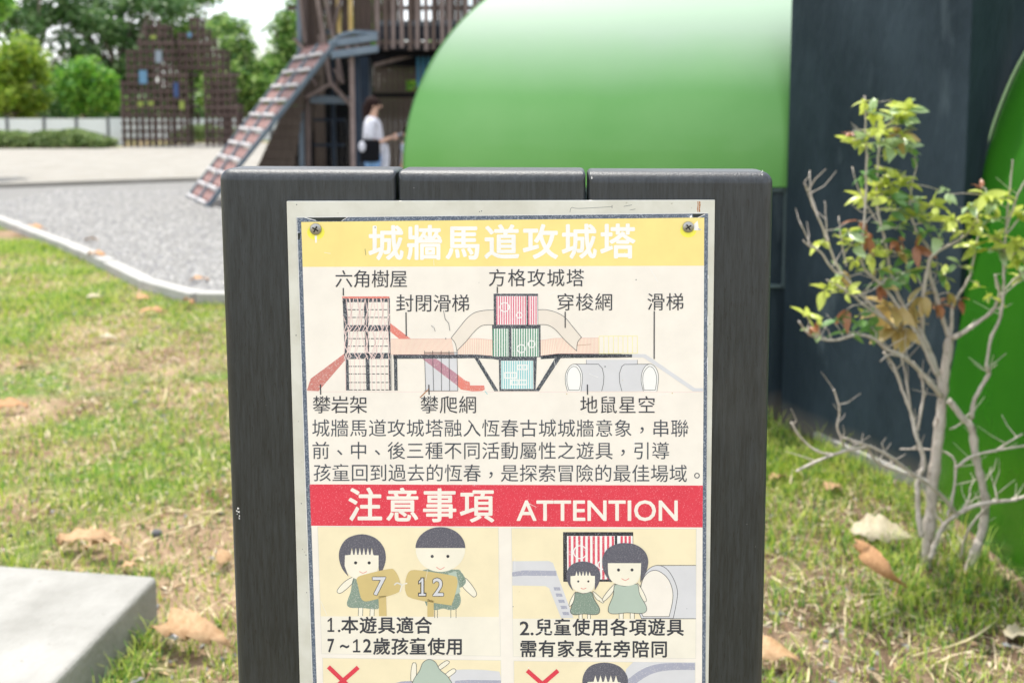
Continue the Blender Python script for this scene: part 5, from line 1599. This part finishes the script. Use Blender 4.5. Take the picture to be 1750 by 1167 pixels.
def person(loc, label, h, shirt, shorts, hold, bag, rot=0.0):
    p = thing('person', label, 'person', loc)
    p.rotation_euler = (0, 0, rot)
    k = h / 1.6
    def S_(ch): return [[(x * k, y * k, z * k, rx * k, ry * k) for x, y, z, rx, ry in c] for c in ch]
    # faces +x ; body one continuous skinned mesh
    hand = (.40, 0.05, 1.07) if hold else (.10, .24, .76)
    body = []
    body.append([(0, 0, .86, .13, .105), (.01, 0, 1.02, .105, .09), (0, 0, 1.20, .12, .10), (-.01, 0, 1.32, .07, .08), (.0, 0, 1.38, .045, .045), (.02, 0, 1.46, .062, .06), (.03, 0, 1.52, .078, .07), (.02, 0, 1.57, .05, .05)])
    for s_ in (-1, 1):
        body.append([(0, 0, .86, .13, .105), (.0, s_ * .09, .78, .085, .085), (.02 * s_, s_ * .09, .46, .055, .055), (.015 * s_, s_ * .09, .40, .052, .052), (-.02, s_ * .09, .10, .035, .035), (-.02, s_ * .09, .05, .036, .036), (.10, s_ * .10, .03, .034, .028), (.15, s_ * .10, .025, .025, .02)])
        if hold:
            body.append([(-.01, 0, 1.32, .07, .08), (-.01, s_ * .15, 1.31, .05, .05), (-.03, s_ * .19, 1.06, .038, .038), (.10, s_ * .13, 1.03, .030, .030), (.21, s_ * .05, 1.08, .022, .026), (.26, s_ * .045, 1.09, .026, .016)])
        else:
            body.append([(-.01, 0, 1.32, .07, .08), (-.01, s_ * .15, 1.31, .05, .05), (-.02, s_ * .20, 1.05, .038, .038), (.05, s_ * .22, .82, .026, .026), (.07, s_ * .22, .76, .028, .018)])
    skin_mesh('body', S_(body), m_skin, p)
    # fingers
    fg = []
    for s_ in (-1, 1):
        hx, hy, hz = ((.27, s_ * .045, 1.09) if hold else (.07, s_ * .22, .76))
        for q in range(4):
            oy = (q - 1.5) * .018
            if hold: fg.append([(hx, hy + oy * .3, hz + oy, .008, .008), (hx + .035, hy + oy * .3, hz + oy + .006, .0075, .0075), (hx + .055, hy * .6, hz + oy + .01, .006, .006)])
            else: fg.append([(hx + oy, hy, hz - .01, .008, .008), (hx + oy + .01, hy, hz - .05, .0075, .0075), (hx + oy + .022, hy * .97, hz - .075, .006, .006)])
        fg.append([(hx - .01, hy, hz + .02, .010, .010), (hx + .02, hy * .7, hz + .045, .009, .009), (hx + .04, hy * .5, hz + .05, .007, .007)])
    for ch in fg: skin_mesh('finger', S_([ch]), m_skin, p, 1)
    # face
    nb = blob('nose', (.108 * k, 0, 1.49 * k), (.014 * k, .011 * k, .018 * k), m_skin, p, 8)
    for s_ in (-1, 1):
        blob('eye', (.094 * k, s_ * .03 * k, 1.515 * k), (.010 * k, .012 * k, .007 * k), m_black, p, 8)
        blob('ear', (.02 * k, s_ * .074 * k, 1.495 * k), (.016 * k, .008 * k, .026 * k), m_skin, p, 8)
    blob('mouth', (.094 * k, 0, 1.452 * k), (.008 * k, .022 * k, .006 * k), m_red, p, 8)
    hr = blob('hair', (-.008 * k, 0, 1.53 * k), (.098 * k, .092 * k, .098 * k), m_hairp, p, 16)
    skin_mesh('hair', S_([[(-.04, 0, 1.55, .075, .085), (-.06, 0, 1.45, .07, .085), (-.07, 0, 1.36, .055, .075), (-.08, 0, 1.26, .03, .04)]]), m_hairp, p)
    # loose shirt with sleeves
    sh_ = [[(0, 0, .84, .155, .135), (.0, 0, 1.0, .145, .125), (0, 0, 1.20, .145, .13), (-.005, 0, 1.31, .10, .10), (0, 0, 1.36, .06, .06)]]
    for s_ in (-1, 1):
        if hold: sh_.append([(-.005, 0, 1.31, .10, .10), (-.01, s_ * .15, 1.30, .075, .075), (-.03, s_ * .19, 1.12, .068, .068), (.01, s_ * .18, 1.05, .06, .06)])
        else: sh_.append([(-.005, 0, 1.31, .10, .10), (-.01, s_ * .15, 1.30, .07, .07), (-.015, s_ * .185, 1.14, .06, .06)])
    skin_mesh('shirt', S_(sh_), shirt, p)
    so_ = [[(0, 0, .92, .135, .12), (0, 0, .82, .14, .125)]]
    for s_ in (-1, 1): so_.append([(0, 0, .82, .14, .125), (.0, s_ * .09, .74, .10, .10), (.01 * s_, s_ * .09, .62, .092, .092)])
    skin_mesh('shorts', S_(so_), shorts, p)
    if bag:
        skin_mesh('shirt_tail', S_([[(.12, .0, 1.02, .03, .08), (.14, .0, .85, .022, .08), (.145, .0, .66, .018, .06)]]), shirt, p)
        for nm, ch in (('shoulder_bag', [(-.02, -.20, 1.05, .11, .05), (-.01, -.21, .90, .165, .06), (-.01, -.21, .74, .15, .055)]), ('bag_strap', [(-.10, -.13, 1.02, .012, .012), (-.04, -.10, 1.20, .012, .012), (.0, 0, 1.385, .012, .012)])):
            bb = skin_mesh(nm, S_([ch]), m_black, p) if nm == 'bag_strap' else None
        bb = MB().box((-.01 * k, -.225 * k, .925 * k), (.26 * k, .08 * k, .29 * k)).build('shoulder_bag', m_black, p, bevel=.035, seg=3)
        bb.location = (0, 0, 0)
        blob('bag_charm', (-.10 * k, -.29 * k, .98 * k), (.045 * k, .02 * k, .07 * k), m_shirt, p, 10)
        q = MB().box((.305 * k, 0, 1.11 * k), (.012, .075, .15), Matrix.Rotation(R(65), 3, 'Y')).build('phone', m_grey)
        q.parent = p
    return p
person((W(637, 200, 13.0).x, 13.0, 0), 'woman in a loose white shirt looking at her phone under the timber deck', 1.60, m_shirt, m_denim, True, True)
person((W(697, 200, 13.2).x, 13.2, 0), 'child in a grey blue shirt mostly hidden behind the pale green tunnel roof', 1.22, m_grey, m_black, False, False, R(160))

# ------------------------------------------------------------------ lattice castle towers, fence, hedge
m_lat = mat('lattice_timber', (0.042, 0.024, 0.020), 0.75, (0.075, 0.046, 0.038), 3)
m_lat2 = mat('lattice_timber_worn', (0.065, 0.040, 0.034), 0.75, (0.10, 0.066, 0.056), 3)
PITCHX, PITCHZ, YL = 0.30, 0.29, 36.5
def bar_mesh(name, L, m_): return MB().box((0, 0, 0), (L, .098, .098)).mesh(name, m_)
def lattice(name, label, cols, depth_n, holes, loc_u):
    th = thing(name, label, 'lattice tower', (W(loc_u, 250, YL).x, YL, 0), 'lattice castle towers')
    cache = {}
    nb_ = 0
    def bar(nm, a_, b_, worn):
        nonlocal nb_
        v_ = Vector(b_) - Vector(a_)
        ax = 'x' if abs(v_.x) > .01 else ('y' if abs(v_.y) > .01 else 'z')
        key = (round(v_.length, 2), worn)
        if key not in cache: cache[key] = bar_mesh(nm, v_.length + .085, m_lat2 if worn else m_lat)
        rot = {'x': (0, 0, 0), 'y': (0, 0, math.pi / 2), 'z': (0, math.pi / 2, 0)}[ax]
        off_ = {'x': (0, 0, 0), 'y': (0, 0, .05), 'z': (0, .045, 0)}[ax]
        place(nm, cache[key], th, (Vector(a_) + Vector(b_)) / 2 + Vector(off_), rot)
        nb_ += 1
    # cols: list of (u, top row, bottom row); front layers at depth steps
    for d in range(depth_n):
        y = YL + d * .6
        ks = []
        for ci, (u, zt0, zb0) in enumerate(cols):
            sh = 0 if d == 0 else d
            zt = zt0 - (2 if d and d == depth_n - 1 else 0)
            if zt <= zb0: continue
            x = W(u, 200, YL).x
            if d and ci % 3: zb0 = max(zb0, 1.22)
            bar('upright', (x, y, zb0), (x, y, zt), (ci + d) % 3 == 0)
            ks.append((x, zt, zb0))
        # horizontals: runs of neighbouring uprights at the same level
        zmax = max(k_[1] for k_ in ks)
        lv = .28
        while lv < zmax + .01:
            run = []
            for k_ in ks + [None]:
                if k_ is not None and k_[2] - .05 <= lv <= k_[1] + .05: run.append(k_)
                else:
                    if len(run) > 1: bar('cross_bar', (run[0][0] - .03, y, lv), (run[-1][0] + .03, y, lv), int(lv / PITCHZ) % 4 == 0) if lv > 1.2 or d == 0 else None
                    run = []
            lv += PITCHZ
    # ties front to back
    for ci, (u, zt, zb0) in enumerate(cols):
        x = W(u, 200, YL).x
        lv = max(zb0, 1.15) + PITCHZ
        while lv < zt and depth_n > 1:
            if (ci + int(lv / PITCHZ)) % 2 == 0: bar('tie_bar', (x, YL, lv), (x, YL + .6 * (depth_n - 1), lv), False)
            lv += PITCHZ * 2
    for (u, v, w_, h_, m_) in holes:
        c_ = W(u, v, YL - .06)
        MB().box(c_, (w_ / F * YL, .03, h_ / F * YL)).build('colour_panel', m_, th, origin=c_)
    return th
def zof(v): return W(300, v, YL).z
cl = []
for i, u in enumerate(np.arange(211, 323, 10.9)):
    top = 140
    if u > 220: top = 88
    if u > 233: top = 64
    if u > 246: top = 44
    if u > 258: top = 34
    if u > 275: top = 44
    if u > 288: top = 66
    if u > 302: top = 84
    if u > 316: top = 118
    bot = 252 if u < 305 or (317 < u) else 252
    cl.append((u, zof(top), 0.0 if u < 322 else zof(190)))
m_lb = mat('light_blue_panel', (0.09, 0.21, 0.33), .5); m_db = mat('deep_blue_panel', (0.015, 0.055, 0.17), .5); m_gp = mat('grey_blue_panel', (.20, .24, .28), .5)
m_yg = mat('yellow_panel', (.22, .28, .04), .5)
lattice('lattice_tower', 'left dark timber lattice tower with blue and yellow panels', cl, 3,
        [(244.5, 132, 13, 22, m_lb), (271, 97, 11, 20, m_gp), (301, 154, 7, 24, m_db), (240, 178, 9, 8, m_yg), (258, 177, 9, 7, m_yg), (311, 180, 8, 14, m_yg), (262, 64, 9, 6, m_yg)], 262)
cr_ = []
for i, u in enumerate(np.arange(311, 412, 10.4)):
    top = 58
    if 322 < u < 352: top = 33
    if 352 < u: top = 50
    if u > 360: top = 66
    if u > 372: top = 90
    if u > 384: top = 128
    if u > 396: top = 158
    if u > 404: top = 180
    bot = 0.0 if u > 345 else zof(118)
    cr_.append((u, zof(top), bot))
lattice('lattice_tower', 'right dark timber lattice tower with an arched opening next to the climbing ramp', cr_, 3, [(324, 60, 6, 8, m_lb)], 375)

m_fence = mat('white_fence_sheet', (0.62, 0.67, 0.68), 0.5, (0.70, 0.74, 0.75), .8)
m_fpost = mat('dark_fence_post', (0.10, 0.11, 0.12), 0.6)
fn = thing('perimeter_fence', 'low white panel fence with dark posts along the back of the playground', 'fence', (-14, 42, 0))
YF = 42.0
us = [-95, -40, 15, 78, 133, 187, 245, 300, 355, 410, 465, 520, 575, 630, 690, 750]
for i, (ua, ub) in enumerate(zip(us, us[1:])):
    xa, xb = (ua - 875) / F * YF, (ub - 875) / F * YF
    c_ = ((xa + xb) / 2, YF, .50)
    MB().box(c_, (xb - xa - .12, .04, .92)).build('fence_panel', m_fence, fn, origin=c_)
for ua in us:
    xa = (ua - 875) / F * YF
    MB().box((xa, YF, .52), (.11, .11, 1.04)).build('fence_post', m_fpost, fn, origin=(xa, YF, 0))
x_ = W(197, 220, 37.5).x
ps = MB().box((x_, 37.6, .52), (.46, .05, 1.04)).build('white_board', m_fence, origin=(x_, 37.6, 0))
tag(ps, 'upright pale board standing at the left foot of the lattice towers', 'board')

# ------------------------------------------------------------------ trees
def crown_leaves(n, blobs, size, sd_):
    r_ = np.random.default_rng(sd_)
    wts = np.array([b_[3] * b_[4] * b_[5] for b_ in blobs]); wts /= wts.sum()
    which = r_.choice(len(blobs), n, p=wts)
    Bm = np.array(blobs)
    d = r_.normal(size=(n, 3)); d /= np.linalg.norm(d, axis=1)[:, None]
    rad = r_.uniform(0, 1, n) ** (1 / 2.1)
    C = Bm[which, :3] + d * rad[:, None] * Bm[which, 3:6]
    # clumps
    C += r_.normal(size=(n, 3)) * size * 1.2
    a = r_.normal(size=(n, 3)); a /= np.linalg.norm(a, axis=1)[:, None]
    a[:, 2] *= .6
    b_ = np.cross(a, r_.normal(size=(n, 3))); b_ /= np.linalg.norm(b_, axis=1)[:, None]
    s = size * r_.uniform(.6, 1.3, n)[:, None]
    V = np.empty((n, 4, 3))
    V[:, 0] = C - a * s; V[:, 1] = C + b_ * s * .42; V[:, 2] = C + a * s; V[:, 3] = C - b_ * s * .42
    return V
def tree(label, base_, blobs, n, size, mats_, trunk_r, sd_, group='trees behind the playground', name='leafy_tree', clump=0):
    r_ = random.Random(sd_)
    t_ = thing(name, label, 'tree', base_, group)
    base_ = Vector(base_)
    # sub-blobs (clumps) inside each main blob
    bl = []
    for b0 in blobs:
        k = clump or 16
        for _ in range(k):
            th, ph = r_.uniform(0, 2 * math.pi), math.acos(r_.uniform(-1, 1))
            rr_ = r_.uniform(.35, 1.0)
            c_ = (b0[0] + b0[3] * rr_ * math.sin(ph) * math.cos(th), b0[1] + b0[4] * rr_ * math.sin(ph) * math.sin(th), b0[2] + b0[5] * rr_ * math.cos(ph))
            q = r_.uniform(.16, .34)
            bl.append((*c_, b0[3] * q, b0[4] * q, b0[5] * q * .8))
    V = crown_leaves(n, bl, size, sd_)
    V -= np.array(base_)
    Fa = (np.array([0, 1, 2, 3])[None] + (np.arange(n) * 4)[:, None])
    rg = np.random.default_rng(sd_)
    np_mesh('crown', V.reshape(-1, 3), Fa, mats_, rg.integers(0, len(mats_), n), None, None, None, t_)
    cz = sum(b0[2] for b0 in blobs) / len(blobs)
    tm = MB()
    tm.tube([(0, 0, -.1), (.05, 0, cz * .25), (-.03, .02, cz * .55), (.04, 0, cz)], [trunk_r, trunk_r * .8, trunk_r * .6, trunk_r * .35], 8)
    for b0 in bl[::3]:
        tgt = Vector(b0[:3]) - base_
        st_ = Vector((0, 0, min(cz * .5, tgt.z * .6)))
        tm.tube([st_, st_.lerp(tgt, .5) + Vector((0, 0, -.1)), tgt], [trunk_r * .4, trunk_r * .25, trunk_r * .1], 5)
    me = tm.mesh('trunk', m_trunk, True)
    o = bpy.data.objects.new('trunk', me); COL.objects.link(o); o.parent = t_
    return t_
m_trunk = mat('tree_bark', (0.14, 0.11, 0.09), 0.9, (0.22, 0.18, 0.15), 4, bump=.5, bscale=20)
tl = dict(
    lime=[mat('tree_leaf_lime', (0.26, 0.40, 0.03), .5, trans=.4), mat('tree_leaf_lime_dark', (0.14, 0.26, 0.03), .5, trans=.4), mat('tree_leaf_yellow', (0.36, 0.46, 0.06), .5, trans=.4)],
    bright=[mat('tree_leaf_bright', (0.14, 0.36, 0.03), .5, trans=.4), mat('tree_leaf_bright_deep', (0.07, 0.22, 0.03), .5, trans=.4), mat('tree_leaf_bright_pale', (0.26, 0.46, 0.06), .5, trans=.4)],
    dark=[mat('tree_leaf_mid', (0.12, 0.25, 0.07), .45, trans=.35), mat('tree_leaf_deep', (0.06, 0.15, 0.045), .45, trans=.3), mat('tree_leaf_grey_green', (0.22, 0.34, 0.14), .45, trans=.35)],
    fresh=[mat('tree_leaf_fresh', (0.20, 0.38, 0.07), .45, trans=.4), mat('tree_leaf_fresh_deep', (0.06, 0.16, 0.035), .45, trans=.3), mat('tree_leaf_fresh_pale', (0.36, 0.50, 0.15), .45, trans=.4)])
def bl(u, v, Y, ru, rv, ry=None):
    c_ = W(u, v, Y)
    a_, b_ = ru / F * Y, rv / F * Y
    return (c_.x, c_.y, c_.z, a_, ry or (a_ + b_) / 2, b_)
def base_at(u, Y): return ((u - 875) / F * Y, Y, 0)
tree('yellow green bushy tree at the left edge behind the fence', base_at(22, 45), [bl(20, 135, 45, 62, 55), bl(38, 95, 45, 32, 30), bl(0, 165, 45, 60, 32)], 9000, .16, tl['lime'], .12, 21)
tree('small bright green tree between the yellow green tree and the lattice towers', base_at(145, 45), [bl(145, 155, 45, 58, 34), bl(150, 122, 45, 26, 20), bl(180, 165, 45, 34, 24)], 8000, .15, tl['bright'], .10, 22)
tree('tall grey green tree at the far left with sky showing through it', base_at(60, 56), [bl(70, 60, 56, 80, 55), bl(-20, 30, 56, 70, 50), bl(60, -30, 56, 110, 50)], 8000, .19, tl['dark'], .30, 23, clump=22)
tree('tall grey green tree behind the left lattice tower', base_at(215, 58), [bl(215, 80, 58, 78, 70), bl(150, 20, 58, 70, 48), bl(255, 10, 58, 70, 45), bl(270, 90, 58, 50, 40), bl(215, 150, 58, 70, 40)], 14000, .19, tl['dark'], .34, 24, clump=20)
tree('tall tree behind the gap of the two lattice towers', base_at(325, 60), [bl(320, 60, 60, 70, 60), bl(330, 140, 60, 80, 60), bl(300, -10, 60, 70, 35)], 12000, .19, tl['fresh'], .32, 25, clump=20)
tree('dense fresh green tree left of the climbing ramp', base_at(425, 52), [bl(425, 130, 52, 60, 62), bl(400, 75, 52, 38, 40), bl(455, 170, 52, 60, 42), bl(390, 165, 52, 50, 40)], 15000, .17, tl['fresh'], .30, 26, clump=20)
tree('tall green tree directly behind the climbing ramp and the timber tower', base_at(510, 54), [bl(505, 70, 54, 52, 60), bl(500, 150, 54, 70, 55), bl(515, 15, 54, 40, 34), bl(560, 100, 54, 60, 60)], 15000, .17, tl['fresh'], .30, 27, clump=20)
tree('green tree seen through the gaps under the timber deck', base_at(690, 50), [bl(690, 120, 50, 90, 60), bl(620, 60, 50, 80, 60)], 7000, .19, tl['bright'], .3, 28)
tree('near tree whose leafy branch hangs into the upper left corner', (-12.0, 21, 0), [bl(-60, -20, 21, 78, 80), bl(-10, 20, 21, 26, 20)], 3500, .11, tl['bright'], .2, 29, group=None, name='near_tree')
tree('broad dark tree low behind the left fence', base_at(-60, 50), [bl(-90, 120, 50, 90, 80)], 6000, .2, tl['dark'], .3, 30)
# distant belt of trees reading as one mass
def belt():
    n = 26000
    r_ = np.random.default_rng(77)
    x = r_.uniform(-60, 45, n)
    y = r_.uniform(66, 74, n)
    top = 3.4 + 1.0 * np.sin(x * .35) + 1.0 * np.sin(x * .9 + 1)
    z = top * r_.uniform(0, 1, n) ** .8
    C = np.stack([x, y, z], 1)
    a = r_.normal(size=(n, 3)); a /= np.linalg.norm(a, axis=1)[:, None]
    b_ = np.cross(a, r_.normal(size=(n, 3))); b_ /= np.linalg.norm(b_, axis=1)[:, None]
    s = .42 * r_.uniform(.6, 1.2, n)[:, None]
    V = np.empty((n, 4, 3))
    V[:, 0] = C - a * s; V[:, 1] = C + b_ * s * .5; V[:, 2] = C + a * s; V[:, 3] = C - b_ * s * .5
    Fa = (np.array([0, 1, 2, 3])[None] + (np.arange(n) * 4)[:, None])
    np_mesh('distant_woods', V.reshape(-1, 3), Fa, tl['dark'], r_.integers(0, 3, n), 'stuff', 'belt of dark trees beyond the playground')
belt()
# hedges in front of the fence
def hedge(label, u0, u1, Y, top, n, sd_, ms):
    x0_, x1_ = (u0 - 875) / F * Y, (u1 - 875) / F * Y
    r_ = np.random.default_rng(sd_)
    h = thing('hedge', label, 'hedge', ((x0_ + x1_) / 2, Y, 0))
    x = r_.uniform(x0_, x1_, n)
    e = np.clip(np.minimum(x - x0_, x1_ - x) / .7, .35, 1) ** .5
    z = (top * (.9 + .1 * np.sin(x * 2.3) + .06 * np.sin(x * 6))) * e * r_.uniform(.02, 1, n) ** .6
    y = Y + r_.uniform(-.8, .8, n) * np.sqrt(np.clip(1 - (z / top) ** 2 * .6, .1, 1))
    C = np.stack([x, y, z], 1) - np.array(h.location)
    a = r_.normal(size=(n, 3)); a /= np.linalg.norm(a, axis=1)[:, None]
    b_ = np.cross(a, r_.normal(size=(n, 3))); b_ /= np.linalg.norm(b_, axis=1)[:, None]
    s = .075 * r_.uniform(.6, 1.2, n)[:, None]
    V = np.empty((n, 4, 3))
    V[:, 0] = C - a * s; V[:, 1] = C + b_ * s * .45; V[:, 2] = C + a * s; V[:, 3] = C - b_ * s * .45
    Fa = (np.array([0, 1, 2, 3])[None] + (np.arange(n) * 4)[:, None])
    np_mesh('foliage', V.reshape(-1, 3), Fa, ms, r_.integers(0, len(ms), n), None, None, None, h)
    st_ = MB()
    for k in range(10):
        xx_ = x0_ + (x1_ - x0_) * (k + .5) / 10 - h.location.x
        st_.tube([(xx_, 0, 0), (xx_ + .05, 0, top * .7)], .03, 5)
    o = bpy.data.objects.new('stems', st_.mesh('stems', m_trunk)); COL.objects.link(o); o.parent = h
hm = [mat('hedge_leaf', (0.17, 0.26, 0.07), .5, trans=.3), mat('hedge_leaf_deep', (0.10, 0.17, 0.05), .5, trans=.3), mat('hedge_leaf_pale', (0.30, 0.38, 0.14), .5, trans=.3)]
hedge('low clipped grey green hedge at the left in front of the white fence', -60, 190, 35.2, .66, 14000, 41, hm)
hedge('low green shrub row showing through the lattice towers', 300, 420, 40.5, .75, 5000, 42, hm)
bk = MB().tube([(-18.1, 34.4, 0), (-18.1, 34.4, .3), (-18.1, 34.4, .42)], [.2, .24, .22], 12).build('dark_planter', m_fpost, smooth=False)
tag(bk, 'dark round planter at the far left edge by the hedge', 'planter')
